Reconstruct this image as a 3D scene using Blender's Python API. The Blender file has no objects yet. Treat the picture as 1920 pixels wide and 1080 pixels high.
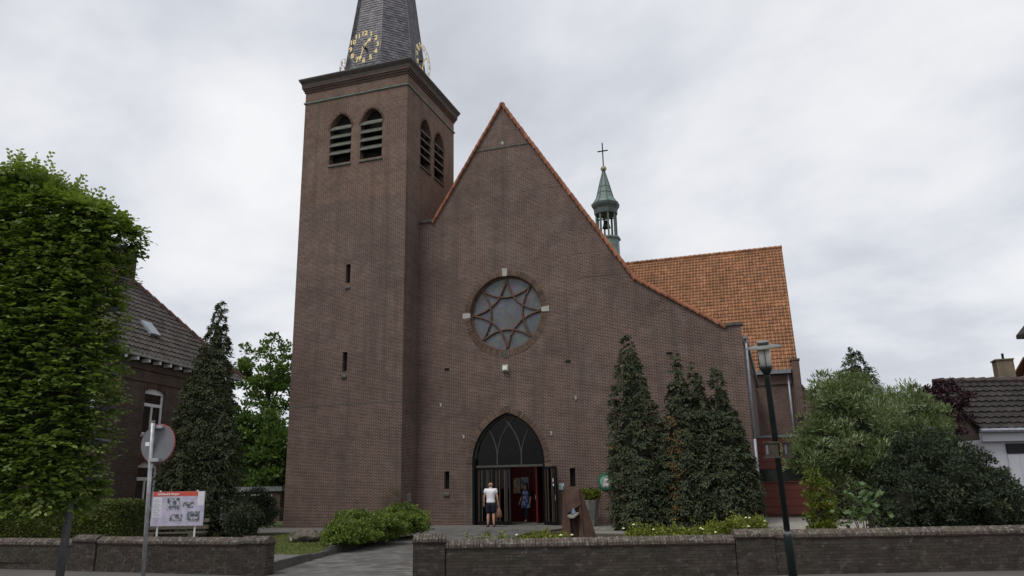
import bpy, bmesh, math, random
import numpy as np
from mathutils import Vector, Matrix
from mathutils.geometry import tessellate_polygon
R_ = math.radians
random.seed(7)
rng = np.random.default_rng(11)
scene = bpy.context.scene
col = scene.collection

# ------------------------------------------------------------------ camera
CAM_R = np.array([[0.94645144, 0.09720889, 0.30786378],
                  [0.32231914, -0.23004371, -0.91825392],
                  [-0.01844032, 0.96831313, -0.24905749]])
# orthonormalise
u_, s_, v_ = np.linalg.svd(CAM_R); CAM_R = u_ @ v_
CAM_H, FPX = 1.6, 1441.0
cd = bpy.data.cameras.new('camera'); cam = bpy.data.objects.new('camera', cd); col.objects.link(cam)
cd.sensor_width = 36.0; cd.lens = 36.0 * FPX / 1920.0; cd.clip_start = 0.1; cd.clip_end = 3000
mw = Matrix.Identity(4)
for i in range(3):
    for j in range(3): mw[i][j] = CAM_R[i][j]
mw.translation = Vector((0, 0, CAM_H)); cam.matrix_world = mw
scene.camera = cam
scene.render.engine = 'CYCLES'

def at(px, py, dep):                      # point of the place seen at a photo pixel, dep metres in front of the camera
    d = CAM_R @ np.array([px - 960.0, 540.0 - py, -FPX]) * (dep / FPX)
    return Vector((d[0], d[1], d[2] + CAM_H))
def on_y(px, py, y):
    d = CAM_R @ np.array([px - 960.0, 540.0 - py, -FPX]); d = d * (y / d[1])
    return Vector((d[0], d[1], d[2] + CAM_H))

# ------------------------------------------------------------------ world, sun, exposure
SUN_EL, SUN_AZ = R_(58), R_(200)          # compass-like: direction the light comes from, measured from +Y clockwise
w = bpy.data.worlds.new('World'); scene.world = w; w.use_nodes = True
nt = w.node_tree; nt.nodes.clear()
def nn(tree, typ, **kw):
    n = tree.nodes.new(typ)
    for k, v in kw.items():
        if hasattr(n, k): setattr(n, k, v)
    return n
o_ = nn(nt, 'ShaderNodeOutputWorld'); bg = nn(nt, 'ShaderNodeBackground'); bg.inputs[1].default_value = 1.0
sky = nn(nt, 'ShaderNodeTexSky'); sky.sky_type = 'NISHITA'; sky.sun_disc = False
sky.sun_elevation = SUN_EL; sky.sun_rotation = SUN_AZ
tc = nn(nt, 'ShaderNodeTexCoord'); sep = nn(nt, 'ShaderNodeSeparateXYZ'); nt.links.new(tc.outputs['Generated'], sep.inputs[0])
def wmath(op, a, b=None):
    m = nn(nt, 'ShaderNodeMath', operation=op)
    for i, x in enumerate((a, b)):
        if x is None: continue
        if isinstance(x, (int, float)): m.inputs[i].default_value = x
        else: nt.links.new(x, m.inputs[i])
    return m.outputs[0]
den = wmath('ADD', wmath('MAXIMUM', sep.outputs[2], 0.0), 0.28)
cmb = nn(nt, 'ShaderNodeCombineXYZ')
nt.links.new(wmath('DIVIDE', sep.outputs[0], den), cmb.inputs[0]); nt.links.new(wmath('DIVIDE', sep.outputs[1], den), cmb.inputs[1])
mpw = nn(nt, 'ShaderNodeMapping'); mpw.inputs['Rotation'].default_value = (0, 0, R_(24)); mpw.inputs['Scale'].default_value = (1.0, 1.1, 1)
mpw.inputs['Location'].default_value = (3.1, 0.4, 0.0)
nt.links.new(cmb.outputs[0], mpw.inputs[0])
nz = nn(nt, 'ShaderNodeTexNoise'); nz.inputs['Scale'].default_value = 1.25; nz.inputs['Detail'].default_value = 7; nz.inputs['Roughness'].default_value = 0.54; nz.inputs['Distortion'].default_value = 0.15
nt.links.new(mpw.outputs[0], nz.inputs['Vector'])
cr = nn(nt, 'ShaderNodeValToRGB'); nt.links.new(nz.outputs[0], cr.inputs[0])
e = cr.color_ramp.elements
e[0].position = 0.34; e[0].color = (0.50, 0.52, 0.57, 1)
e[1].position = 0.66; e[1].color = (0.835, 0.838, 0.85, 1)
x = e.new(0.44); x.color = (0.60, 0.62, 0.67, 1)
x = e.new(0.54); x.color = (0.735, 0.745, 0.775, 1)
skm = nn(nt, 'ShaderNodeMix', data_type='RGBA', blend_type='MULTIPLY'); skm.inputs[0].default_value = 1.0
nt.links.new(sky.outputs[0], skm.inputs[6]); skm.inputs[7].default_value = (0.1, 0.1, 0.1, 1)
mx = nn(nt, 'ShaderNodeMix', data_type='RGBA'); mx.inputs[0].default_value = 0.94
nt.links.new(skm.outputs[2], mx.inputs[6]); nt.links.new(cr.outputs[0], mx.inputs[7])
nt.links.new(mx.outputs[2], bg.inputs[0]); nt.links.new(bg.outputs[0], o_.inputs[0])

sl = bpy.data.lights.new('sun', 'SUN'); sl.energy = 1.5; sl.angle = R_(22); sl.color = (1.0, 0.96, 0.9)
so = bpy.data.objects.new('sun', sl); col.objects.link(so)
sd = Vector((math.sin(SUN_AZ) * math.cos(SUN_EL), math.cos(SUN_AZ) * math.cos(SUN_EL), math.sin(SUN_EL)))
so.rotation_euler = sd.to_track_quat('Z', 'Y').to_euler(); so.location = (0, 0, 60)
vs = scene.view_settings; vs.view_transform = 'Standard'; vs.look = 'None'; vs.exposure = 0.2; vs.gamma = 1.0
scene.cycles.max_bounces = 6; scene.cycles.transparent_max_bounces = 12
scene.cycles.use_denoising = True

# ------------------------------------------------------------------ materials
def new_mat(name):
    m = bpy.data.materials.new(name); m.use_nodes = True
    t = m.node_tree; t.nodes.clear()
    out = t.nodes.new('ShaderNodeOutputMaterial'); b = t.nodes.new('ShaderNodeBsdfPrincipled')
    t.links.new(b.outputs[0], out.inputs[0]); b.inputs['Specular IOR Level'].default_value = 0.3
    return m, t, b, out
def L(t, a, b): t.links.new(a, b)
def mixc(t, fac, a, b, blend='MIX'):
    n = t.nodes.new('ShaderNodeMix'); n.data_type = 'RGBA'; n.blend_type = blend
    for s, v in ((n.inputs[0], fac), (n.inputs[6], a), (n.inputs[7], b)):
        if isinstance(v, (int, float)): s.default_value = v
        elif isinstance(v, (tuple, list)): s.default_value = (*v[:3], 1)
        else: L(t, v, s)
    return n.outputs[2]
def tmath(t, op, a, b=0.0):
    m = t.nodes.new('ShaderNodeMath'); m.operation = op
    for i, x in enumerate((a, b)):
        if isinstance(x, (int, float)): m.inputs[i].default_value = x
        else: L(t, x, m.inputs[i])
    return m.outputs[0]
def noise(t, scale, detail=4, rough=.55, vec=None, space='Object'):
    n = t.nodes.new('ShaderNodeTexNoise'); n.inputs['Scale'].default_value = scale; n.inputs['Detail'].default_value = detail; n.inputs['Roughness'].default_value = rough
    if vec is None: vec = t.nodes.new('ShaderNodeTexCoord').outputs[space]
    L(t, vec, n.inputs['Vector']); return n.outputs[0]
def ramp(t, fac, stops):
    r = t.nodes.new('ShaderNodeValToRGB'); L(t, fac, r.inputs[0]); e = r.color_ramp.elements
    e[0].position, e[0].color = stops[0][0], (*stops[0][1], 1); e[1].position, e[1].color = stops[-1][0], (*stops[-1][1], 1)
    for p, c in stops[1:-1]:
        x = e.new(p); x.color = (*c, 1)
    return r.outputs[0]
def g3(v): return (v, v, v)
def bump(t, b, h, strength=.3, dist=.01):
    n = t.nodes.new('ShaderNodeBump'); n.inputs['Strength'].default_value = strength; n.inputs['Distance'].default_value = dist
    L(t, h, n.inputs['Height']); L(t, n.outputs[0], b.inputs['Normal'])
def attr(t, name='tint'):
    n = t.nodes.new('ShaderNodeAttribute'); n.attribute_name = name; return n.outputs['Fac']

def plain(name, c, rough=.6, metal=0, var=.25, scale=6, bmp=.15, spec=.3):
    m, t, b, o = new_mat(name)
    f = noise(t, scale)
    lo = tuple(v * (1 - var) for v in c); hi = tuple(min(1, v * (1 + var)) for v in c)
    L(t, ramp(t, f, [(.3, lo), (.7, hi)]), b.inputs['Base Color'])
    b.inputs['Roughness'].default_value = rough; b.inputs['Metallic'].default_value = metal; b.inputs['Specular IOR Level'].default_value = spec
    if bmp: bump(t, b, noise(t, scale * 8), bmp, .01)
    return m

def brick_mat(name, c1, c2, mortar, bw=.22, bh=.0625, ms=.0105, angle=0.0, stain=.5, batch=None, lime=0.0, off=.5):
    m, t, b, o = new_mat(name)
    tc = t.nodes.new('ShaderNodeTexCoord')
    s = t.nodes.new('ShaderNodeSeparateXYZ'); L(t, tc.outputs['Object'], s.inputs[0])
    n = t.nodes.new('ShaderNodeSeparateXYZ'); L(t, tc.outputs['Normal'], n.inputs[0])
    side = tmath(t, 'GREATER_THAN', tmath(t, 'ABSOLUTE', n.outputs[0]), tmath(t, 'ABSOLUTE', n.outputs[1]))
    u = tmath(t, 'ADD', tmath(t, 'MULTIPLY', s.outputs[0], tmath(t, 'SUBTRACT', 1.0, side)), tmath(t, 'MULTIPLY', s.outputs[1], side))
    cb = t.nodes.new('ShaderNodeCombineXYZ'); L(t, u, cb.inputs[0]); L(t, s.outputs[2], cb.inputs[1])
    vec = cb.outputs[0]
    if angle:
        mp = t.nodes.new('ShaderNodeMapping'); mp.inputs['Rotation'].default_value = (0, 0, angle); L(t, vec, mp.inputs[0]); vec = mp.outputs[0]
    br = t.nodes.new('ShaderNodeTexBrick'); br.inputs['Scale'].default_value = 1.0; br.offset = off
    br.inputs['Brick Width'].default_value = bw; br.inputs['Row Height'].default_value = bh
    br.inputs['Mortar Size'].default_value = ms; br.inputs['Mortar Smooth'].default_value = .3
    br.inputs['Color1'].default_value = (*c1, 1); br.inputs['Color2'].default_value = (*c2, 1); br.inputs['Mortar'].default_value = (*mortar, 1)
    L(t, vec, br.inputs['Vector'])
    c = br.outputs['Color']
    big = noise(t, .35, 5, .6); mid = noise(t, 2.2, 4, .6)
    c = mixc(t, stain, c, ramp(t, big, [(.3, (.55, .53, .5)), (.5, (1, 1, 1)), (.75, (1.25, 1.2, 1.15))]), 'MULTIPLY')
    c = mixc(t, stain, c, ramp(t, mid, [(.3, (.7, .68, .66)), (.7, (1.15, 1.15, 1.15))]), 'MULTIPLY')
    mp3 = t.nodes.new('ShaderNodeMapping'); mp3.inputs['Scale'].default_value = (.25, .25, 3.2); L(t, tc.outputs['Object'], mp3.inputs[0])
    c = mixc(t, .4, c, ramp(t, noise(t, 1.0, 4, .7, mp3.outputs[0]), [(.3, (.72, .70, .68)), (.7, (1.2, 1.18, 1.16))]), 'MULTIPLY')
    # vertical run-off streaks and algae that the wall itself carries
    mp2 = t.nodes.new('ShaderNodeMapping'); mp2.inputs['Scale'].default_value = (2.6, 2.6, .12); L(t, tc.outputs['Object'], mp2.inputs[0])
    st = noise(t, 1.0, 5, .6, mp2.outputs[0])
    c = mixc(t, tmath(t, 'MULTIPLY', ramp(t, st, [(.50, (0, 0, 0)), (.70, (1, 1, 1))]), .45), c, (.062, .058, .046))
    st2 = noise(t, .55, 6, .7)
    c = mixc(t, tmath(t, 'MULTIPLY', ramp(t, st2, [(.55, (0, 0, 0)), (.72, (1, 1, 1))]), .22), c, (.19, .165, .145))
    if batch:                                     # bricks above this height come from a paler batch
        zb, cc = batch
        f = tmath(t, 'GREATER_THAN', s.outputs[2], zb)
        c = mixc(t, f, c, mixc(t, 1.0, c, cc, 'MULTIPLY'))
    if lime:
        l = ramp(t, noise(t, 3.5, 6, .7), [(.56, (0, 0, 0)), (.66, (1, 1, 1))])
        c = mixc(t, tmath(t, 'MULTIPLY', l, lime), c, (.34, .33, .32))
    L(t, c, b.inputs['Base Color']); b.inputs['Roughness'].default_value = .9; b.inputs['Specular IOR Level'].default_value = .15
    bump(t, b, tmath(t, 'ADD', tmath(t, 'MULTIPLY', br.outputs['Fac'], -1.0), tmath(t, 'MULTIPLY', noise(t, 60), .4)), .5, .008)
    return m

def tint_mat(name, stops, rough=.85, scale=8, lichen=None, bmp=.4, spec=.2):     # colour by the per-piece value 'tint'
    m, t, b, o = new_mat(name)
    c = ramp(t, attr(t), stops)
    tcg = t.nodes.new('ShaderNodeNewGeometry').outputs['Position']
    c = mixc(t, .55, c, ramp(t, noise(t, scale, 5, .65, tcg), [(.3, g3(.55)), (.7, g3(1.3))]), 'MULTIPLY')
    if lichen:
        for (cc, sc, lo, hi, amt) in lichen:
            f = ramp(t, noise(t, sc, 6, .7, tcg), [(lo, g3(0)), (hi, g3(1))])
            c = mixc(t, tmath(t, 'MULTIPLY', f, amt), c, cc)
    L(t, c, b.inputs['Base Color']); b.inputs['Roughness'].default_value = rough; b.inputs['Specular IOR Level'].default_value = spec
    bump(t, b, noise(t, 45, 4, .6, tcg), bmp, .006)
    return m

def leaf_mat(name, stops, trans=.25, rough=.5, spec=.35):
    m, t, b, o = new_mat(name)
    c = ramp(t, attr(t), stops)
    L(t, c, b.inputs['Base Color']); b.inputs['Roughness'].default_value = rough; b.inputs['Specular IOR Level'].default_value = spec
    tr = t.nodes.new('ShaderNodeBsdfTranslucent'); L(t, mixc(t, 1.0, c, (1.25, 1.3, .6), 'MULTIPLY'), tr.inputs[0])
    ms = t.nodes.new('ShaderNodeMixShader'); ms.inputs[0].default_value = trans
    L(t, b.outputs[0], ms.inputs[1]); L(t, tr.outputs[0], ms.inputs[2]); L(t, ms.outputs[0], o.inputs[0])
    return m

def glass_mat(name, tintc=(.5, .5, .5), refl=.12, rough=.03):
    m, t, b, o = new_mat(name)
    gl = t.nodes.new('ShaderNodeBsdfGlossy'); gl.inputs['Roughness'].default_value = rough; gl.inputs[0].default_value = (.9, .9, .9, 1)
    tp = t.nodes.new('ShaderNodeBsdfTransparent'); tp.inputs[0].default_value = (*tintc, 1)
    fr = t.nodes.new('ShaderNodeFresnel'); fr.inputs[0].default_value = 1.45
    ms = t.nodes.new('ShaderNodeMixShader'); L(t, tmath(t, 'ADD', fr.outputs[0], refl - .04), ms.inputs[0])
    L(t, tp.outputs[0], ms.inputs[1]); L(t, gl.outputs[0], ms.inputs[2]); L(t, ms.outputs[0], o.inputs[0])
    return m

BR1, BR2, MOR = (.122, .068, .057), (.070, .040, .035), (.245, .205, .182)
M = {}
M['brick'] = brick_mat('facade_brick', BR1, BR2, MOR)
M['brick_tower'] = brick_mat('tower_brick', BR1, BR2, MOR, batch=(15.05, (1.12, 1.10, 1.02)))
M['brick_up'] = brick_mat('tumbled_brick_rising', BR1, BR2, MOR, angle=R_(33))
M['brick_dn'] = brick_mat('tumbled_brick_falling', BR1, BR2, MOR, angle=R_(-33))
M['brick_lo'] = brick_mat('tumbled_brick_low', BR1, BR2, MOR, angle=R_(-57))
M['brick_house'] = brick_mat('house_brick', (.115, .068, .052), (.06, .040, .036), (.15, .13, .115), stain=.5)
M['brick_yellow'] = brick_mat('chimney_brick', (.20, .15, .09), (.14, .11, .07), (.2, .18, .15))
M['voussoir'] = tint_mat('voussoir_brick', [(0, (.07, .042, .034)), (.5, (.105, .064, .048)), (1, (.145, .095, .062))])
M['rowlock'] = tint_mat('garden_brick', [(0, (.068, .056, .049)), (.5, (.085, .068, .058)), (1, (.108, .083, .068))], scale=5,
    lichen=[((.27, .26, .24), 11, .52, .64, .7), ((.30, .19, .035), 7, .66, .72, .8), ((.07, .075, .03), 1.2, .5, .7, .5)])
M['wallbrick'] = tint_mat('garden_wall_brick', [(0, (.036, .030, .026)), (.5, (.05, .041, .035)), (1, (.066, .052, .044))], scale=4,
    lichen=[((.22, .215, .21), 8.0, .56, .70, .4), ((.05, .055, .024), 1.4, .52, .72, .45)])
M['mortar'] = plain('old_mortar', (.10, .092, .082), .95, var=.35, scale=4)
M['stone'] = plain('pale_stone', (.36, .35, .33), .85, var=.15)
M['dark_stone'] = plain('weathered_stone', (.085, .082, .072), .9, var=.35)
M['copper'] = plain('weathered_copper', (.10, .135, .115), .6, var=.35, scale=5)
M['copper_light'] = plain('verdigris_copper', (.15, .205, .19), .6, var=.3, scale=4)
M['lead'] = plain('lead_sheet', (.17, .185, .205), .55, var=.2)
M['zinc'] = plain('zinc_pipe', (.30, .32, .36), .45, metal=.3, var=.2)
M['louvre'] = plain('louvre_slate', (.10, .10, .085), .8, var=.3)
M['black'] = plain('black_paint', (.007, .0075, .008), .55, var=.2, spec=.12)
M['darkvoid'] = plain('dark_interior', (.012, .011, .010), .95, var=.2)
M['frame'] = plain('grey_green_frame', (.065, .063, .055), .6, var=.15)
M['gold'] = plain('gilded_metal', (.88, .70, .33), .4, metal=.0, var=.12)
M['slate'] = tint_mat('spire_slate', [(0, (.085, .08, .092)), (1, (.165, .155, .175))], rough=.5, scale=3, bmp=.15, spec=.4)
M['tile'] = tint_mat('orange_pantile', [(0, (.17, .09, .056)), (.4, (.26, .13, .074)), (.7, (.33, .165, .09)), (1, (.41, .205, .112))], scale=1.1,
    lichen=[((.12, .095, .045), .9, .45, .7, .4), ((.09, .07, .055), 2.5, .6, .8, .35)])
M['verge'] = tint_mat('verge_tile', [(0, (.20, .08, .045)), (1, (.33, .14, .08))], scale=2)
M['slate_tile'] = tint_mat('grey_pantile', [(0, (.055, .05, .046)), (1, (.105, .095, .088))], scale=1.5, lichen=[((.12, .11, .08), 1.5, .55, .75, .4)])
M['dark_tile'] = tint_mat('dark_concrete_tile', [(0, (.026, .022, .022)), (1, (.045, .038, .037))], scale=2, rough=.7)
M['red_paint'] = plain('red_paint', (.155, .047, .038), .55, var=.12, scale=2)
M['door_red'] = plain('door_red', (.115, .008, .012), .4, var=.15)
M['white'] = plain('white_paint', (.70, .70, .70), .5, var=.06)
M['pale'] = plain('pale_grey_paint', (.48, .48, .53), .55, var=.05)
M['glass'] = glass_mat('window_glass', (.35, .37, .38), .10)
M['glass_dark'] = glass_mat('portal_glass', (.55, .55, .53), .02)
def rose_glass():
    m, t, b, o = new_mat('leaded_glass')
    tcx = t.nodes.new('ShaderNodeTexCoord').outputs['Object']
    c = ramp(t, noise(t, 2.0, 5, .7), [(.3, (.028, .033, .042)), (.5, (.075, .08, .09)), (.7, (.12, .123, .13))])
    ck = t.nodes.new('ShaderNodeTexVoronoi'); ck.inputs['Scale'].default_value = 3.2; L(t, tcx, ck.inputs['Vector'])
    c = mixc(t, .3, c, mixc(t, .9, ck.outputs['Color'], (.09, .09, .095)))
    L(t, c, b.inputs['Base Color']); b.inputs['Roughness'].default_value = .35; b.inputs['Specular IOR Level'].default_value = .5
    bump(t, b, noise(t, 6), .1, .02); b.inputs['Roughness'].default_value = .3
    return m
M['rose_glass'] = rose_glass()
M['old_wood'] = plain('dark_weathered_wood', (.062, .05, .042), .85, var=.35, scale=14)
M['tracery'] = plain('tracery_brick', (.105, .062, .045), .85, var=.4, scale=9)
M['bark'] = plain('bark', (.065, .055, .045), .9, var=.4, scale=10, bmp=.6)
M['greybark'] = plain('smooth_grey_bark', (.095, .095, .105), .85, var=.25, scale=8)
M['lamp_green'] = plain('dark_green_metal', (.010, .017, .016), .4, var=.2)
M['lamp_cap'] = plain('lamp_shade_metal', (.17, .175, .16), .5, var=.1)
M['opal'] = plain('opal_acrylic', (.72, .72, .68), .3, var=.04)
M['galv'] = plain('galvanised_steel', (.36, .37, .38), .42, metal=.55, var=.22, scale=14)
M['signback'] = plain('sign_back_grey', (.15, .155, .17), .55, var=.08)
M['signred'] = plain('sign_red', (.45, .05, .05), .4, var=.05)
M['corten'] = plain('rusted_steel', (.062, .034, .025), .85, var=.35, scale=3, bmp=.3)
M['concrete'] = plain('old_concrete', (.20, .19, .17), .9, var=.25, scale=5)
M['boulder'] = plain('boulder_rock', (.12, .10, .082), .92, var=.4, scale=4, bmp=.7)
M['wood'] = plain('weathered_wood', (.115, .10, .08), .85, var=.3, scale=12)
M['brownwood'] = plain('brown_panel', (.03, .019, .014), .6, var=.25)
M['green_ring'] = plain('green_enamel', (.02, .13, .075), .35, var=.1)
M['poster'] = plain('paper', (.5, .5, .48), .7, var=.1)
M['skin'] = plain('skin', (.46, .25, .18), .55, var=.06)
M['shirt'] = plain('white_cotton', (.78, .76, .80), .85, var=.03, scale=3)
M['navy'] = plain('navy_cotton', (.012, .014, .024), .85, var=.2)
M['hair_dark'] = plain('dark_hair', (.016, .011, .010), .6, var=.2)
M['bag'] = plain('brown_bag', (.17, .085, .06), .6, var=.15)
def dress_mat():
    m, t, b, o = new_mat('patterned_cloth')
    c = ramp(t, noise(t, 9, 3, .6), [(.38, (.02, .03, .10)), (.5, (.09, .13, .30)), (.58, (.35, .38, .50)), (.68, (.10, .09, .18))])
    L(t, c, b.inputs['Base Color']); b.inputs['Roughness'].default_value = .85; return m
M['dress'] = dress_mat()
def ground_mat(name, stops, scale, fine=40, bmp=.4, rough=.95):
    m, t, b, o = new_mat(name)
    c = ramp(t, noise(t, scale, 6, .65), stops)
    c = mixc(t, .6, c, ramp(t, noise(t, fine, 4, .7), [(.3, g3(.6)), (.7, g3(1.35))]), 'MULTIPLY')
    L(t, c, b.inputs['Base Color']); b.inputs['Roughness'].default_value = rough; b.inputs['Specular IOR Level'].default_value = .15
    bump(t, b, noise(t, fine), bmp, .02); return m
M['grass_ground'] = ground_mat('turf', [(.3, (.05, .06, .025)), (.7, (.09, .105, .04))], .5)
M['asphalt'] = ground_mat('street_paving', [(.3, (.095, .09, .083)), (.7, (.13, .122, .113))], .8, 60)
M['soil'] = ground_mat('garden_soil', [(.3, (.045, .038, .028)), (.7, (.075, .062, .045))], .9, 30)
M['gravel'] = ground_mat('pale_gravel', [(.3, (.24, .225, .205)), (.7, (.36, .34, .31))], 3, 35)
M['paving'] = ground_mat('path_paving', [(.3, (.12, .115, .108)), (.7, (.155, .15, .14))], .9, 50)
M['paver'] = tint_mat('grey_paver', [(0, (.10, .096, .09)), (1, (.16, .155, .146))], scale=1.3, bmp=.25)
# foliage
M['hornbeam'] = leaf_mat('hornbeam_leaf', [(0, (.06, .10, .02)), (.5, (.125, .185, .038)), (1, (.26, .32, .085))], .35, .45, .3)
M['cypress'] = leaf_mat('cypress_spray', [(0, (.05, .058, .03)), (.6, (.075, .088, .050)), (1, (.11, .125, .072))], .1, .9, .02)
M['cypress_brown'] = leaf_mat('cypress_green_spray', [(0, (.05, .06, .036)), (.6, (.078, .094, .056)), (.9, (.105, .122, .076)), (1, (.17, .115, .05))], .1, .9, .02)
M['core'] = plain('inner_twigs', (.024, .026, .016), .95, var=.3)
M['deciduous'] = leaf_mat('oak_leaf', [(0, (.045, .085, .018)), (.6, (.085, .15, .03)), (1, (.15, .23, .05))], .28)
M['dark_leaf'] = leaf_mat('rhododendron_leaf', [(0, (.032, .044, .026)), (.6, (.055, .07, .044)), (1, (.085, .10, .06))], .1, .7, .1)
M['willow'] = leaf_mat('narrow_pale_leaf', [(0, (.085, .12, .045)), (.6, (.15, .195, .085)), (1, (.34, .38, .23))], .28, .5, .25)
M['purple'] = leaf_mat('purple_leaf', [(0, (.020, .009, .013)), (1, (.055, .02, .03))], .15)
M['yellowgreen'] = leaf_mat('yellow_green_leaf', [(0, (.06, .085, .012)), (.6, (.14, .17, .022)), (1, (.30, .30, .05))], .25)
M['lime'] = leaf_mat('bright_green_leaf', [(0, (.065, .095, .016)), (.6, (.13, .185, .03)), (1, (.22, .28, .055))], .22)
M['sapling'] = leaf_mat('maple_leaf', [(0, (.06, .11, .035)), (1, (.12, .18, .07))], .25)
M['flower'] = plain('cream_flower', (.75, .72, .45), .7, var=.1)
M['hedge'] = leaf_mat('hedge_leaf', [(0, (.045, .062, .012)), (.6, (.09, .112, .022)), (1, (.17, .19, .045))], .2)
M['grass'] = leaf_mat('grass_blade', [(0, (.09, .12, .03)), (1, (.22, .25, .085))], .25)

# ------------------------------------------------------------------ mesh helpers
class MB:
    def __init__(s): s.v, s.f, s.t = [], [], []
    def add(s, vs, fs, tint=None):
        n = len(s.v); s.v += [tuple(v) for v in vs]; s.f += [tuple(i + n for i in f) for f in fs]
        s.t += [random.random() if tint is None else tint] * len(vs); return s
    def box(s, a, b, tint=None, m=None):
        (x0, y0, z0), (x1, y1, z1) = a, b
        vs = [Vector(p) for p in ((x0,y0,z0),(x1,y0,z0),(x1,y1,z0),(x0,y1,z0),(x0,y0,z1),(x1,y0,z1),(x1,y1,z1),(x0,y1,z1))]
        if m is not None: vs = [m @ v for v in vs]
        return s.add(vs, [(3,2,1,0),(4,5,6,7),(0,1,5,4),(1,2,6,5),(2,3,7,6),(3,0,4,7)], tint)
    def prism(s, poly, ext, tint=None):      # poly: list of 3-D points, ext: vector
        n = len(poly); p = [Vector(q) for q in poly]; e = Vector(ext)
        return s.add(p + [q + e for q in p], [tuple(range(n - 1, -1, -1)), tuple(range(n, 2 * n))] + [(i, (i + 1) % n, n + (i + 1) % n, n + i) for i in range(n)], tint)
    def rings(s, rings, cap=True, tint=None, close=True):
        n = len(rings[0]); vs = [p for r in rings for p in r]; fs = []
        for k in range(len(rings) - 1):
            for i in range(n if close else n - 1):
                j = (i + 1) % n; fs.append((k*n+i, k*n+j, (k+1)*n+j, (k+1)*n+i))
        if cap: fs += [tuple(range(n - 1, -1, -1)), tuple(range((len(rings)-1)*n, len(rings)*n))]
        return s.add(vs, fs, tint)
    def lathe(s, prof, c=(0,0,0), n=20, tint=None, ang0=0.0, cap=True):
        c = Vector(c)
        return s.rings([[c + Vector((r*math.cos(ang0+2*math.pi*i/n), r*math.sin(ang0+2*math.pi*i/n), z)) for i in range(n)] for r, z in prof], cap, tint)
    def tube(s, path, rad, n=8, tint=None):
        P = [Vector(p) for p in path]; rs = rad if isinstance(rad, (list, tuple)) else [rad] * len(P); rr = []
        for i, p in enumerate(P):
            d = (P[min(i+1, len(P)-1)] - P[max(i-1, 0)]).normalized()
            a = Vector((0,0,1)) if abs(d.z) < .9 else Vector((1,0,0))
            u = d.cross(a).normalized(); v = d.cross(u)
            rr.append([p + (u*math.cos(2*math.pi*k/n) + v*math.sin(2*math.pi*k/n))*rs[i] for k in range(n)])
        return s.rings(rr, True, tint)
    def mesh(s, name, smooth=False):
        me = bpy.data.meshes.new(name); me.from_pydata(s.v, [], s.f)
        a = me.attributes.new('tint', 'FLOAT', 'POINT'); a.data.foreach_set('value', s.t)
        bm = bmesh.new(); bm.from_mesh(me); bmesh.ops.recalc_face_normals(bm, faces=bm.faces); bm.to_mesh(me); bm.free()
        if smooth: me.polygons.foreach_set('use_smooth', [True] * len(me.polygons))
        return me

WM = {}                                           # world matrix of every object made here
def link(name, data, parent=None, mw=None):
    o = bpy.data.objects.new(name, data); col.objects.link(o)
    mw = mw or Matrix.Identity(4)
    if parent is not None:
        o.parent = parent; o.matrix_parent_inverse = Matrix.Identity(4)
        o.matrix_basis = WM[parent.name].inverted() @ mw
    else: o.matrix_basis = mw
    WM[o.name] = mw
    return o
def obj(name, me, m, parent=None, mw=None, smooth=False):
    if isinstance(me, MB): me = me.mesh(name, smooth)
    if m is not None and not me.materials: me.materials.append(M[m] if isinstance(m, str) else m)
    return link(name, me, parent, mw)
def tag(o, label=None, cat=None, group=None, kind=None):
    if label: o['label'] = label
    if cat: o['category'] = cat
    if group: o['group'] = group
    if kind: o['kind'] = kind
    return o
def thing(name, label, cat, loc=(0,0,0), rz=0.0, group=None):
    return tag(link(name, None, None, Matrix.LocRotScale(Vector(loc), Matrix.Rotation(rz, 3, 'Z'), None)), label, cat, group)
def struct(name, me, m): return tag(obj(name, me, m), kind='structure')
def local(parent): return WM[parent.name].copy()     # build a part in its parent's own axes

def np_mesh(name, V, F, T):
    me = bpy.data.meshes.new(name); nv, nf, k = len(V), len(F), F.shape[1]
    me.vertices.add(nv); me.vertices.foreach_set('co', V.astype(np.float32).ravel())
    me.loops.add(nf * k); me.loops.foreach_set('vertex_index', F.astype(np.int32).ravel())
    me.polygons.add(nf); me.polygons.foreach_set('loop_start', np.arange(0, nf * k, k, dtype=np.int32))
    a = me.attributes.new('tint', 'FLOAT', 'POINT'); a.data.foreach_set('value', T.astype(np.float32))
    me.update(calc_edges=True); return me
def norm(a): return a / np.maximum(np.linalg.norm(a, axis=-1, keepdims=True), 1e-9)
def leaves(name, P, D, N, size, aspect=.5, tint=None, fold=.25):
    """one leaf per row: P base, D along, N leaf normal; a folded six-point blade"""
    n = len(P); D = norm(D); S = norm(np.cross(D, N)); N = norm(np.cross(S, D))
    sz = (np.full(n, size) if np.isscalar(size) else size)[:, None]; w = sz * aspect * .5
    prof = [(0, 0, 0), (.32, 1, fold), (.70, .78, fold), (1, 0, -.12), (.70, -.78, fold), (.32, -1, fold)]
    V = np.stack([P + D * sz * a + S * w * b + N * w * c for a, b, c in prof], 1).reshape(-1, 3)
    i = np.arange(n)[:, None] * 6
    F = np.concatenate([i + np.array([0, 1, 2, 3]), i + np.array([0, 3, 4, 5])], 0)
    if tint is None: tint = rng.random(n)
    return np_mesh(name, V, F, np.repeat(np.clip(tint, 0, 1), 6))
def sph(n):
    v = rng.normal(size=(n, 3)); return norm(v)
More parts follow.
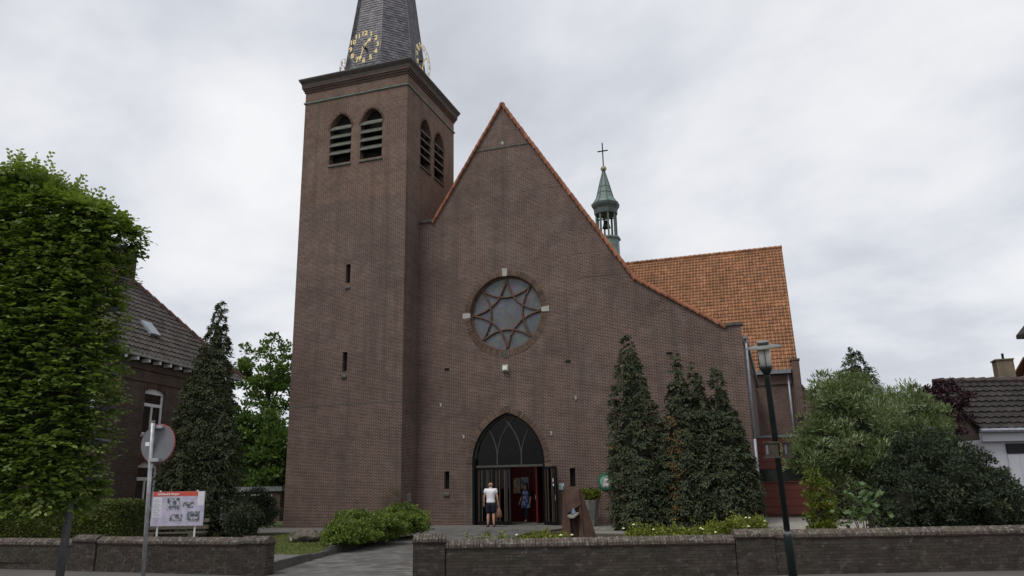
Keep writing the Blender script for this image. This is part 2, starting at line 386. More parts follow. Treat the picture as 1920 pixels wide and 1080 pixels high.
def clump_cloud(C, Rr, per, shell=(.55, 1.0), up=.3, droop=0.0, jitter=.6):
    """leaf bases and directions over clumps C with radii Rr"""
    k = len(C); idx = np.repeat(np.arange(k), per); d = sph(len(idx))
    d[:, 2] = np.where(d[:, 2] < -.35, -d[:, 2], d[:, 2])
    r = rng.uniform(*shell, len(idx))[:, None]
    P = C[idx] + d * Rr[idx] * r
    D = norm(d + rng.normal(size=d.shape) * jitter + np.array([0, 0, up - droop]))
    N = norm(d * .6 + rng.normal(size=d.shape) * .5 + np.array([0, 0, .6]))
    return P, D, N, idx

def tess_wall(outer, holes, to3, depth=None, tint=.5):
    """flat wall with openings; depth: vector along which the reveals of the holes run"""
    mb = MB(); loops = [[Vector((p[0], p[1], 0)) for p in l] for l in [outer] + holes]
    flat = [p for l in loops for p in l]
    tri = tess_safe(loops)
    mb.add([to3(p.x, p.y) for p in flat], tri, tint)
    if depth is not None:
        dv = Vector(depth)
        for h in holes:
            a = [Vector(to3(*p)) for p in h]; n = len(a)
            mb.add(a + [p + dv for p in a], [(i, (i+1) % n, n + (i+1) % n, n + i) for i in range(n)], tint)
    return mb
def tess_safe(loops): return [tuple(t) for t in tessellate_polygon(loops)]
def raw_mesh(mb, name):                                # keep winding loose: no normal recalculation needed for flat sheets
    return mb.mesh(name)
def circle(cx, cz, r, n=64): return [(cx + r*math.cos(2*math.pi*i/n), cz + r*math.sin(2*math.pi*i/n)) for i in range(n)]
def rect(x0, x1, z0, z1): return [(x0, z0), (x1, z0), (x1, z1), (x0, z1)]
def ogive(cx, hw, z0, zs, h, n=12, grow=0.0):
    e = (h*h - hw*hw) / (2*hw); r = hw + e + grow; a1 = math.acos(min(1, e / r))
    right = [(cx - e + r*math.cos(a1*i/n), zs + r*math.sin(a1*i/n)) for i in range(n + 1)]
    left = [(2*cx - x, z) for x, z in reversed(right[:-1])]
    pts = [(cx - hw - grow, z0), (cx + hw + grow, z0)] if z0 < zs - 1e-6 else []
    return pts + right + left
def curve_len_points(pts, step):
    out = []; acc = 0; prev = None
    L_ = [math.dist(pts[i], pts[i+1]) for i in range(len(pts)-1)]; tot = sum(L_); n = max(1, round(tot / step)); s = tot / n
    for k in range(n):
        d = (k + .5) * s; i = 0
        while i < len(L_) - 1 and d > L_[i]: d -= L_[i]; i += 1
        p, q = pts[i], pts[i+1]; f = d / L_[i]
        out.append((p[0] + (q[0]-p[0])*f, p[1] + (q[1]-p[1])*f, math.atan2(q[1]-p[1], q[0]-p[0])))
    return out
def text_mesh(body, size, extrude=.01, align='CENTER'):
    c = bpy.data.curves.new('lettering', 'FONT'); c.body = body; c.size = size; c.extrude = extrude; c.align_x = align; c.align_y = 'CENTER'; c.resolution_u = 3; c.offset = size * .03
    o = bpy.data.objects.new('lettering', c); col.objects.link(o)
    dg = bpy.context.evaluated_depsgraph_get(); me = bpy.data.meshes.new_from_object(o.evaluated_get(dg))
    bpy.data.objects.remove(o); bpy.data.curves.remove(c); me.materials.clear(); return me

# ------------------------------------------------------------------ ground, street, yard, path
FY, TY, TX0, TX1 = 32.0, 30.5, -21.17, -15.4        # facade plane, tower front plane, tower sides
TYB = 36.25                                          # tower back
def sheet(name, poly, z, m):
    mb = MB(); mb.add([(x, y, z(x, y) if callable(z) else z) for x, y in poly], tess_safe([[Vector((x, y, 0)) for x, y in poly]]))
    return struct(name, mb, m)
sheet('ground', [(-700, -60), (700, -60), (700, 1400), (-700, 1400)], -.215, 'grass_ground')
sheet('street', [(-70, -12), (50, -12), (50, 34), (8, 20.2), (-7, 15.0), (-11, 15.6), (-70, 16.6)], -.2, 'asphalt')
PL = [(-10.95, 14.95), (-11.66, 18.1), (-11.85, 19.3), (-13.06, 25.6), (-13.2, 29.2)]
PR = [(-7.15, 14.95), (-7.6, 19.5), (-8.54, 26.1), (-7.9, 29.2)]
def pz(x, y): return -.2 + .2 * min(1, max(0, (y - 15.3) / 13.0))
def path_bounds(y):
    def ip(E):
        for a, b in zip(E, E[1:]):
            if a[1] <= y <= b[1]: return a[0] + (b[0]-a[0])*(y-a[1])/(b[1]-a[1])
        return E[-1][0]
    return ip(PL), ip(PR)
mb = MB(); ys = np.linspace(14.95, 29.2, 30)
for a, b in zip(ys, ys[1:]):
    (l0, r0), (l1, r1) = path_bounds(a), path_bounds(b)
    mb.add([(l0, a, pz(0, a) - .004), (r0, a, pz(0, a) - .004), (r1, b, pz(0, b) - .004), (l1, b, pz(0, b) - .004)], [(0, 1, 2, 3)])
path = struct('path', mb, 'mortar')
pv = [MB().box((-.143, -.143, -.03), (.143, .143, .004), tint=t).mesh('paver') for t in np.linspace(0, 1, 7)]
spots = []
y = 15.15; row = 0
while y < 29.0:
    l, r = path_bounds(y); x = l + .2 + (.15 if row % 2 else 0)
    while x < r - .16: spots.append((x, y)); x += .298
    y += .298; row += 1
rest = MB()
for k, (x, y) in enumerate(spots):
    m = Matrix.Translation((x, y, pz(x, y) + random.uniform(-.002, .002)))
    if k < 300:
        me = random.choice(pv); obj('paver', me, 'paver', path, m)
    else: rest.box((-.143, -.143, -.03), (.143, .143, .004), m=m)
tag(obj('pavers', rest, 'paver', path), kind='stuff')
sheet('forecourt', [(-15.38, 29.2), (-4.6, 29.2), (-4.6, 38), (-15.38, 38)], -.003, 'paving')
sheet('lawn', [(-60, 15.35), (-11.1, 15.25)] + PL[1:] + [(-15.37, 29.2), (-15.37, 31), (-22, 31), (-22, 75), (-60, 75)], -.03, 'grass_ground')
sheet('garden_bed', [PR[0], (-6.9, 14.95), (7.5, 20.2), (45, 33), (45, 75), (-4.55, 75), (-4.55, 29.2)] + PR[:0:-1], -.03, 'soil')
sheet('gravel_yard', [(-2.0, 24.0), (1.0, 24.0), (3.0, 30), (4.0, 38.4), (-.9, 38.4), (-.9, 32), (-2.4, 31.0)], -.022, 'gravel')
sheet('yard_paving', [(-24, 27.6), (-15.5, 26.2), (-15.5, 30.4), (-24, 30.4)], -.02, 'paving')
sheet('kerbside_paving', [(-12.9, 15.35), (-11.1, 15.3), (-11.62, 18.1), (-13.6, 18.0)], -.015, 'paving')
def lpk(a, b, s): return (a[0] + (b[0]-a[0])*s, a[1] + (b[1]-a[1])*s)
def kerb(pts, z0f, z1f, wid, m='dark_stone'):
    mb = MB()
    for (a, b) in zip(pts, pts[1:]):
        A, B = Vector((*a, 0)), Vector((*b, 0)); d = (B - A).normalized(); n = Vector((-d.y, d.x, 0)) * wid
        q = [A, B, B + n, A + n]
        mb.add([(p.x, p.y, z0f(p.y)) for p in q] + [(p.x, p.y, z1f(p.y)) for p in q], [(3,2,1,0),(4,5,6,7),(0,1,5,4),(1,2,6,5),(2,3,7,6),(3,0,4,7)])
    return struct('kerb', mb, m)
kerb([lpk(PL[0], PL[1], .13), PL[1]], lambda y: -.3, lambda y: .015, .10)
kerb(PL[1:3], lambda y: -.3, lambda y: -.018, .10)
kerb(PL[2:], lambda y: -.3, lambda y: .085 - .006 * (y - 19), .12)
kerb([(-11.97, 19.3), (-15.0, 19.9)], lambda y: -.3, lambda y: .0, .08)
kerb(PR[::-1], lambda y: -.3, lambda y: .03, .12)
kerb([(-8.05, 29.26), (-4.6, 29.26)], lambda y: -.3, lambda y: .01, -.14, 'concrete')
# steps by the sculpture
mb = MB(); mb.box((-7.2, 27.9, -.3), (-5.75, 29.1, .06))
struct('step', mb, 'concrete')
mb = MB(); mb.box((-6.7, 26.6, -.3), (-4.95, 27.88, -.0)); struct('step', mb, 'concrete')
# grass on the lawn by the boulder
n = 26000; gx = rng.uniform(-17.2, -11.2, n); gy = rng.uniform(17.9, 25.8, n)
keep = gx < np.interp(gy, [p[1] for p in PL], [p[0] for p in PL]) - .15
gx, gy = gx[keep], gy[keep]; n = len(gx)
P = np.stack([gx, gy, np.full(n, -.03)], 1); D = rng.normal(size=(n, 3)) * .35 + [0, 0, 1]
tag(obj('grass', leaves('grass', P, D, rng.normal(size=(n, 3)), rng.uniform(.04, .11, n), .22), 'grass'), 'short mown grass beside the path', 'grass', kind='stuff')
# gravel stones in view above the low wall
n = 5000; P = np.stack([rng.uniform(-1.5, 2.5, n), rng.uniform(25, 38, n), np.full(n, -.022)], 1)
V = (P[:, None, :] + rng.uniform(.012, .03, (n, 1, 1)) * np.array([[1, 0, 0], [-.5, .8, 0], [-.5, -.8, 0], [0, 0, 1.0]])[None] * rng.uniform(.7, 1.3, (n, 4, 1))).reshape(-1, 3)
i = np.arange(n)[:, None] * 4
F = np.concatenate([i + np.array([0, 1, 3]), i + np.array([1, 2, 3]), i + np.array([2, 0, 3])], 0)
tag(obj('gravel', np_mesh('gravel', V, F, np.repeat(rng.random(n), 4)), 'gravel'), 'pale gravel in front of the red annex', 'gravel', kind='stuff')

# ------------------------------------------------------------------ the church
CH = thing('church', 'tall dark brick church with a clock tower, rose window and pointed portal', 'church', (-11.07, FY, 0))
X0, X1, GA = -15.4, -.95, -11.07                    # gable wall ends, axis
APEX = 19.5
RZ, RR = 9.17, 1.72
HW, ZS, OH = 1.65, 2.55, 2.15                        # portal half width, spring, rise
f3 = lambda y: (lambda x, z: (x, y, z))
SL = [(-13.92, 1.52, 2.26), (-8.23, 1.52, 2.26)]
outer = [(X0, -.4), (X1, -.4), (X1, 7.75), (-1.6, 7.75), (-5.15, 10.15), (GA, APEX), (-14.66, 13.95), (X0, 13.95)]
holes = [circle(GA, RZ, RR, 72), ogive(GA, HW, -.003, ZS, OH)] + [rect(x - .12, x + .12, a, b) for x, a, b in SL]
wall = obj('gable_wall', tess_wall(outer, holes, f3(FY), (0, .34, 0)), 'brick', CH)
# body of the nave behind the gable, side wall and roofs
mb = MB(); mb.add([(X1, FY, -.4), (X1, 52, -.4), (X1, 52, 7.4), (X1, FY, 7.4)], [(0, 1, 2, 3)])
mb.add([(X1, FY, 7.4), (X1, FY, 7.75), (X1 - .35, FY + .35, 7.75), (X1 - .35, FY + .35, 7.4)], [(0, 1, 2, 3)])
mb.add([(X1, FY, 7.75), (X1 - .65, FY, 7.75), (X1 - .65, FY + .35, 7.75), (X1, FY + .35, 7.75)], [(0, 1, 2, 3)])
obj('side_wall', mb, 'brick', CH)
mb = MB()
for a, b in (((GA, APEX - .15), (-5.15, 10.0)), ((-5.15, 10.0), (X1, 7.35)), ((GA, APEX - .15), (-17.0, 10.2))):
    mb.add([(a[0], FY + .3, a[1]), (b[0], FY + .3, b[1]), (b[0], 66, b[1]), (a[0], 66, a[1])], [(0, 1, 2, 3)])
obj('nave_roof', mb, 'tile', CH)
mb = MB(); mb.add([(-21, 66, 0), (X1, 66, 0), (X1, 66, 7.4), (-5.15, 66, 10), (GA, 66, APEX - .15), (-17, 66, 10.2), (-21, 66, 7.4)], [tuple(range(7))])
mb.add([(-21.0, TYB, 0), (-21.0, 66, 0), (-21.0, 66, 10), (-21.0, TYB, 10)], [(0, 1, 2, 3)])
obj('rear_wall', mb, 'brick', CH)

# verge tiles along the gable, each lapping the next
vt = []
for tt in (.1, .35, .6, .9):
    m_ = MB(); prof = [(.14, -.085)] + [(math.cos(a) * .15, math.sin(a) * .075 - .02) for a in np.linspace(0, math.pi, 7)] + [(-.14, -.085)]
    r0 = [Vector((0, -p[0] * 1.0, p[1] + .02)) for p in prof]; r1 = [Vector((.40, -p[0] * 1.12, p[1] * 1.15 - .012)) for p in prof]
    m_.rings([r0, r1], True, tint=tt); vt.append(m_.mesh('verge_tile'))
def verge(a, b, step=.335):                        # from the top a down to the low end b
    A, B = Vector((a[0], FY + .04, a[1])), Vector((b[0], FY + .04, b[1])); n = round((B - A).length / step); d = (B - A) / n; ex = d.normalized()
    ey = Vector((0, 1, 0)); ez = ex.cross(ey)
    if ez.z < 0: ey = -ey; ez = ex.cross(ey)
    for k in range(n):
        m = Matrix((ex, ey, ez)).transposed().to_4x4(); m.translation = A + d * k + ez * random.uniform(-.012, 0)
        obj('verge_tile', random.choice(vt), 'verge', CH, m)
verge((GA + .03, APEX + .03), (-5.12, 10.17)); verge((-5.1, 10.16), (-1.62, 7.80), .31); verge((GA - .03, APEX + .03), (-14.68, 13.97))
mb = MB(); mb.lathe([(.04, -.13), (.15, -.1), (.15, .0), (.10, .07), (.03, .09)], (GA, FY + .03, APEX + .03), 10); obj('ridge_cap', mb, 'verge', CH)
mb = MB(); mb.box((X0 + .003, FY - .08, 13.955), (-14.55, FY + .4, 14.09)); obj('kneeler_stone', mb, 'dark_stone', CH)
mb = MB(); mb.box((-1.68, FY - .07, 7.755), (X1 + .06, FY + .38, 7.87)); obj('kneeler_stone', mb, 'dark_stone', CH)
# tumbled brickwork: triangles laid square to the slope, a hair proud of the wall
def tumble(a, b, n, m, y=FY - .004, inset=.1):
    A0, B0 = Vector((*a, 0)), Vector((*b, 0)); d = (B0 - A0).normalized()
    q = Vector((d.y, -d.x, 0)); q = q if q.y < 0 else -q
    A0 += q * inset; B0 += q * inset; st = (B0 - A0) / n
    for k in range(n):
        p0 = A0 + st * k + st * .03; p1 = A0 + st * (k + .97)
        h = p1.y - p0.y; c = p1 + q * (h / -q.y)
        pts = [(p0.x, y, p0.y), (p1.x, y, p1.y), (c.x, y, c.y)]
        w_ = abs(c.x - p0.x)
        mbt = MB(); mbt.prism(pts, (0, .02, 0)); obj('tumbled_brick_panel', mbt, m, CH)
tumble((-5.25, 10.45), (-9.45, 17.1), 6, 'brick_up'); tumble((-14.5, 14.1), (-12.65, 17.1), 3, 'brick_dn')
tumble((-1.75, 7.95), (-5.0, 10.1), 3, 'brick_lo')
m_ = MB(); m_.prism([(GA + .05, FY - .004, APEX - .4), (GA + .03, FY - .004, 17.34), (-9.62, FY - .004, 17.34)], (0, .02, 0)); obj('tumbled_brick_panel', m_, 'brick_up', CH)
m_ = MB(); m_.prism([(GA - .05, FY - .004, APEX - .4), (GA - .03, FY - .004, 17.34), (-12.5, FY - .004, 17.34)], (0, .02, 0)); obj('tumbled_brick_panel', m_, 'brick_dn', CH)
m_ = MB(); m_.box((-12.48, FY - .03, 17.22), (-9.64, FY + .02, 17.29)); obj('brick_band', m_, 'dark_stone', CH)
m_ = MB(); m_.prism([(GA, FY - .02, 17.36), (GA + .09, FY - .02, 17.47), (GA, FY - .02, 17.58), (GA - .09, FY - .02, 17.47)], (0, .03, 0)); obj('diamond_stone', m_, 'stone', CH)

# rose window
rose = obj('rose_window', MB().rings([[Vector((GA + RR * math.cos(t), FY + .25, RZ + RR * math.sin(t))) for t in np.linspace(0, 2*math.pi, 65)[:-1]],
      [Vector((GA + RR * math.cos(t), FY + .28, RZ + RR * math.sin(t))) for t in np.linspace(0, 2*math.pi, 65)[:-1]]]), 'rose_glass', CH)
rose['label'] = 'round window of grey leaded glass with eight-pointed brick tracery'
def vb(n=6, L_=.21, W_=.048, dpt=.08): return [MB().box((-W_/2, -.0, 0), (W_/2, dpt, L_), tint=t).mesh('brick') for t in np.linspace(0, 1, n)]
VB = vb(); VB2 = vb(L_=.26)
nb = 172 // 2 * 2
nb = round(2 * math.pi * (RR + .02) / .0605)
obj('mortar_ring', MB().rings([[Vector((GA + r * math.cos(t), y, RZ + r * math.sin(t))) for t in np.linspace(0, 2*math.pi, 73)[:-1]] for r, y in ((RR + .002, FY + .02), (RR + .002, FY - .009), (RR + .272, FY - .009), (RR + .272, FY + .02))], cap=False), plain('pale_mortar', (.19, .16, .135), .95), rose)
for k in range(nb):
    t = 2 * math.pi * (k + .5) / nb
    if min(abs(math.remainder(t - q * math.pi / 2, 2 * math.pi)) for q in range(4)) < .075: continue
    m = Matrix.Translation((GA + (RR + .004) * math.cos(t), FY - .018, RZ + (RR + .004) * math.sin(t))) @ Matrix.Rotation(math.pi/2 - t, 4, 'Y')
    obj('brick', random.choice(VB2), 'voussoir', rose, m)
for q in range(4):
    t = q * math.pi / 2; m = Matrix.Translation((GA + (RR - .02) * math.cos(t), FY - .03, RZ + (RR - .02) * math.sin(t))) @ Matrix.Rotation(math.pi/2 - t, 4, 'Y')
    mb = MB(); mb.add([(-.10, 0, 0), (.10, 0, 0), (.12, 0, .36), (-.12, 0, .36), (-.10, .12, 0), (.10, .12, 0), (.12, .12, .36), (-.12, .12, .36)],
                      [(3,2,1,0),(4,5,6,7),(0,1,5,4),(1,2,6,5),(2,3,7,6),(3,0,4,7)])
    obj('impost_stone', mb, 'stone' if q != 3 else 'dark_stone', rose, m)
for k in range(8):                                    # eight inward-bowed arcs, each between points a quarter turn apart
    t0 = k * math.pi / 4; p0 = np.array([math.cos(t0), math.sin(t0)]); p1 = np.array([math.cos(t0 + math.pi/2), math.sin(t0 + math.pi/2)])
    mid = np.array([math.cos(t0 + math.pi/4), math.sin(t0 + math.pi/4)]) * .44
    pts = []
    for s in np.linspace(0, 1, 15):                   # arc through three points, as a quadratic through p0, mid, p1
        q = p0 * (2*(s-.5)*(s-1)) + mid * (4*s*(1-s)) + p1 * (2*s*(s-.5))
        pts.append((GA + q[0]*RR*.985, FY + .20 + .004 * (k % 2), RZ + q[1]*RR*.985))
    obj('tracery_bar', MB().tube(pts, .048, 6), 'tracery', rose, smooth=True)
obj('rim', MB().tube([(GA + (RR - .03) * math.cos(t), FY + .2, RZ + (RR - .03) * math.sin(t)) for t in np.linspace(0, 2*math.pi, 49)], .05, 6), 'tracery', rose)

T_ = Matrix.Translation
# portal: brick arch, tracery, doors, vestibule
arch = obj('portal_arch', MB().tube([(x, FY + .05, z) for x, z in ogive(GA, HW, ZS, ZS, OH, 16, -.03)], .03, 6), 'black', CH)
og = ogive(GA, HW, ZS, ZS, OH, 18); half = len(og) // 2
og2 = ogive(GA, HW, ZS, ZS, OH, 18, .272)
mbm = MB(); q_ = len(og); mbm.add([(x, FY - .008, z) for x, z in og] + [(x, FY - .008, z) for x, z in og2], [(i, i + 1, q_ + i + 1, q_ + i) for i in range(q_ - 1)]); obj('mortar_bed', mbm, bpy.data.materials['pale_mortar'], arch)
for side in (og[:half + 1], og[half:]):
    for x, z, a in curve_len_points(side, .062):
        nx, nz_ = math.sin(a), -math.cos(a)
        if nx * (x - GA) + nz_ * (z - ZS + .3) < 0: nx, nz_ = -nx, -nz_
        m2 = T_((x + nx * .004, FY - .016, z + nz_ * .004)) @ Matrix.Rotation(math.atan2(nx, nz_), 4, 'Y')
        obj('brick', random.choice(VB2), 'voussoir', arch, m2)
obj('brick', MB().prism([(GA - .03, FY - .017, ZS + OH + .006), (GA + .03, FY - .017, ZS + OH + .006), (GA + .10, FY - .017, ZS + OH + .285), (GA - .10, FY - .017, ZS + OH + .285)], (0, .06, 0), tint=.4), 'voussoir', arch)
PY = FY + .22
pw = obj('portal_window', tess_wall(ogive(GA, HW - .03, ZS - .1, ZS, OH - .03), [], f3(PY + .03)), 'glass_dark', CH)
pw['label'] = 'pointed dark glass light with crossing metal tracery above the doors'
def bars(pts, r=.032): obj('mullion', MB().tube([(x, PY, z) for x, z in pts], r, 6), 'frame', pw)
gin = ogive(GA, HW - .05, ZS, ZS, OH - .05, 16); bars(gin, .045)
third = 2 * HW / 3; e_ = (OH*OH - HW*HW) / (2*HW); r_ = HW + e_
def inside(x, z):
    if z < ZS: return abs(x - GA) < HW - .04
    return math.hypot(abs(x - GA) + e_, z - ZS) < r_ - .06
for q in (-1, 1):
    xm = GA + q * third / 2
    bars([(xm, 2.46), (xm, ZS + .2)], .036)
    for s in (-1, 1):                                 # arcs of the portal's own curve spring from each mullion both ways
        pts = []
        for a in np.linspace(0, 1.45, 40):
            x = xm + s * (r_ - r_ * math.cos(a)); z = ZS + .2 + r_ * math.sin(a) * 1.0
            if not inside(x, z): break
            pts.append((x, z))
        if len(pts) > 2: bars(pts, .026)
obj('transom', MB().box((GA - HW + .01, PY - .06, 2.38), (GA + HW - .01, PY + .06, 2.47)), 'frame', CH)
obj('door_jamb', MB().box((GA - HW + .003, FY + .03, 0), (GA - HW + .1, PY + .07, ZS + .2)), 'black', CH)
obj('door_jamb', MB().box((GA + HW - .1, FY + .03, 0), (GA + HW - .003, PY + .07, ZS + .2)), 'black', CH)
def door_leaf(x0, wid, m, lab):                       # leaf in local axes: x along, y thickness, z up
    d = obj('entrance_door', MB().box((0, -.03, .05), (.055, .03, 2.36)).box((wid - .055, -.03, .05), (wid, .03, 2.36)).box((.055, -.03, .02), (wid - .055, .03, .14)).box((.055, -.03, 2.28), (wid - .055, .03, 2.36)), 'black', CH, m)
    d['label'] = lab
    n = 3; g = (wid - .11) / n
    for k in range(n):
        xa = .055 + k * g
        obj('stile', MB().box((xa + g - .02, -.026, .14), (xa + g + .012, .026, 2.28)), 'frame', d, m)
        if k % 2 == 0: obj('wood_strip', MB().box((xa + .02, -.012, .14), (xa + g * .55, .012, 2.28)), 'brownwood', d, m)
        obj('pane', MB().box((xa, .013, .14), (xa + g - .02, .019, 2.28)), 'glass_dark', d, m)
    return d
T_ = Matrix.Translation
door_leaf(0, .80, T_((GA - HW + .1, PY, 0)), 'closed black door leaf with brown strips, beside the wall')
door_leaf(0, .80, T_((GA - HW + .905, PY, 0)), 'closed black door leaf with brown strips, beside the opening')
m = T_((GA + HW - .1 + .03, FY - .02, 0)) @ Matrix.Rotation(R_(-34), 4, 'Z')
dl = door_leaf(0, .86, m, 'open black glazed door leaf swung out against the wall')
obj('handle', MB().tube([(.80, -.05, .98), (.80, -.05, 1.2)], .014, 6).box((.785, -.05, 1.06), (.815, -.03, 1.1)), 'galv', dl, m)
obj('sticker', MB().box((.64, -.036, 1.72), (.69, -.032, 1.86)).box((.64, -.036, 1.56), (.71, -.032, 1.65)), 'white', dl, m)
# vestibule
vx0, vx1, vy1, vz = GA - 2.2, GA + 2.2, FY + 3.4, 4.9
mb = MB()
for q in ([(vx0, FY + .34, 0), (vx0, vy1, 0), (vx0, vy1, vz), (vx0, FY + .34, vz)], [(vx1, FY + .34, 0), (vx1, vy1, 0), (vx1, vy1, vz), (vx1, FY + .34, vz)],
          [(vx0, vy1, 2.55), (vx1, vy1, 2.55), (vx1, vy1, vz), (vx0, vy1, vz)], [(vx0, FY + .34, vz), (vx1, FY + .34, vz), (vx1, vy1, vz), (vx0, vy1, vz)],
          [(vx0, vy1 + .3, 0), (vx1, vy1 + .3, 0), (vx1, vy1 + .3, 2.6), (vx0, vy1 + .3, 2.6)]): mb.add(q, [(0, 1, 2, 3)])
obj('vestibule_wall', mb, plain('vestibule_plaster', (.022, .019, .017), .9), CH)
for k in range(4):
    xa = vx0 + .2 + k * 1.0
    d = obj('inner_door', MB().box((xa + .01, vy1 - .05, 0), (xa + .99, vy1, 2.5)), 'door_red', CH)
    obj('panel', MB().box((xa + .15, vy1 - .075, .2), (xa + .85, vy1 - .051, .95)), 'door_red', d)
    obj('panel', MB().box((xa + .15, vy1 - .075, 1.15), (xa + .85, vy1 - .051, 2.3)), 'door_red', d)
d = obj('inner_door', MB().box((-10.12, FY + .9, .02), (-10.05, FY + 1.75, 2.42)), 'door_red', CH)
obj('handle', MB().tube([(-10.16, FY + .96, 1.0), (-10.16, FY + .96, 1.2)], .016, 6), 'galv', d)
tag(obj('notice_poster', MB().box((-11.95, vy1 - .10, 1.25), (-11.62, vy1 - .08, 1.95)), plain('faded_notice', (.42, .34, .22), .7, var=.5, scale=7)), 'narrow yellowish notice pinned on the red inner door', 'poster')
tag(obj('notice_poster', MB().box((-11.58, vy1 - .10, 1.45), (-11.2, vy1 - .08, 1.98)), plain('printed_notice', (.33, .35, .38), .7, var=.6, scale=6)), 'grey printed notice beside the yellowish one on the inner door', 'poster')

# slit windows
def slit(x, y, a, b, sill_h):
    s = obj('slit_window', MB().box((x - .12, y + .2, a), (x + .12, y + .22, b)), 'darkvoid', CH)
    obj('glazing_bar', MB().box((x - .012, y + .18, a), (x + .012, y + .199, b)), 'black', s)
    obj('sill', MB().prism([(x - .13, y - .07, a - sill_h), (x - .13, y - .07, a - sill_h + .06), (x - .13, y + .12, a - .01), (x - .13, y + .0, a - sill_h)], (.26, 0, 0)), 'dark_stone', s)
for x, a, b in SL: slit(x, FY, a, b, .3)
# small wall fittings
def fitting(name, lab, a, b, m, cat, group=None): return tag(obj(name, MB().box(a, b), m), lab, cat, group)
fl = thing('floodlight', 'small pale floodlight box on the brick wall under the rose window', 'floodlight', (GA, FY, 6.45))
obj('body', MB().prism([(GA - .13, FY - .2, 6.52), (GA - .13, FY - .06, 6.46), (GA - .13, FY - .002, 6.46), (GA - .13, FY - .002, 6.76), (GA - .13, FY - .14, 6.78)], (.26, 0, 0)), plain('floodlight_body', (.36, .38, .30), .5), fl)
obj('lens', MB().box((GA - .1, FY - .215, 6.55), (GA + .1, FY - .20, 6.72)), 'opal', fl)
fitting('iron_cramp', 'dark iron cramp on the gable, the one nearest the tower', (-14.03, FY - .04, 6.75), (-13.81, FY + .01, 6.82), 'black', 'cramp', 'iron cramps on the gable wall')
fitting('iron_cramp', 'dark iron cramp on the gable between the rose window and tall cypress', (-8.35, FY - .04, 6.73), (-8.13, FY + .01, 6.80), 'black', 'cramp', 'iron cramps on the gable wall')
fitting('iron_cramp', 'dark iron cramp on the gable above the triple cypress', (-4.02, FY - .04, 6.77), (-3.78, FY + .01, 6.84), 'black', 'cramp', 'iron cramps on the gable wall')
for x, z, lab in ((-14.21, 5.17, 'small white wall hook high beside the tower'), (-7.95, 5.17, 'small white wall hook high beside the tall cypress'), (-13.1, 3.72, 'small white wall hook at the portal arch, tower side'), (-9.08, 3.72, 'small white wall hook at the portal arch, cypress side')):
    h = MB().box((x - .025, FY - .05, z - .07), (x + .035, FY - .002, z + .09)).box((x - .06, FY - .05, z + .05), (x - .03, FY - .002, z + .09))
    tag(obj('wall_hook', h, 'stone'), lab, 'hook', 'white hooks on the gable wall')

# tower
TCX = (TX0 + TX1) / 2; TCY = (TY + TYB) / 2; TZ = 21.3
BW = [(-19.03, 0), (-17.32, 0)]; BZ0, BZS, BOH, BHW = 17.1, 18.9, .86, .6
fh = [ogive(x, BHW, BZ0, BZS, BOH) for x, _ in BW] + [rect(-18.45, -18.21, 10.93, 11.84), rect(-18.46, -18.22, 6.76, 7.66)]
obj('tower_wall', tess_wall(rect(TX0, TX1, -.5, TZ), fh, f3(TY), (0, .4, 0)), 'brick_tower', CH)
sw = [ogive(y, BHW, BZ0, BZS, BOH) for y in (32.62, 34.28)]
obj('tower_wall', tess_wall(rect(TY, TYB, -.5, TZ), sw, lambda y, z: (TX1, y, z), (-.4, 0, 0)), 'brick_tower', CH)
mb = MB(); mb.add([(TX0, TY, -.5), (TX0, TYB, -.5), (TX0, TYB, TZ), (TX0, TY, TZ)], [(0, 1, 2, 3)]).add([(TX0, TYB, -.5), (TX1, TYB, -.5), (TX1, TYB, TZ), (TX0, TYB, TZ)], [(0, 1, 2, 3)])
obj('tower_wall', mb, 'brick_tower', CH)
slit(-18.33, TY, 10.93, 11.84, .28); slit(-18.34, TY, 6.76, 7.66, .28)
obj('belfry_floor', MB().box((TX0 + .45, TY + .45, 16.6), (TX1 - .45, TYB - .2, 16.8)).box((TX0 + 1.5, TY + 1.6, 16.8), (TX1 - 1.5, TYB - 1.5, 20.5)), 'darkvoid', CH)
obj('brick_course', MB().box((TX0 + .002, TY - .012, 5.27), (TX1 - .002, TY + .01, 5.305)), 'dark_stone', CH)
obj('brick_course', MB().box((TX1 - .01, TY + .002, 5.27), (TX1 + .012, FY - .002, 5.305)), 'dark_stone', CH)
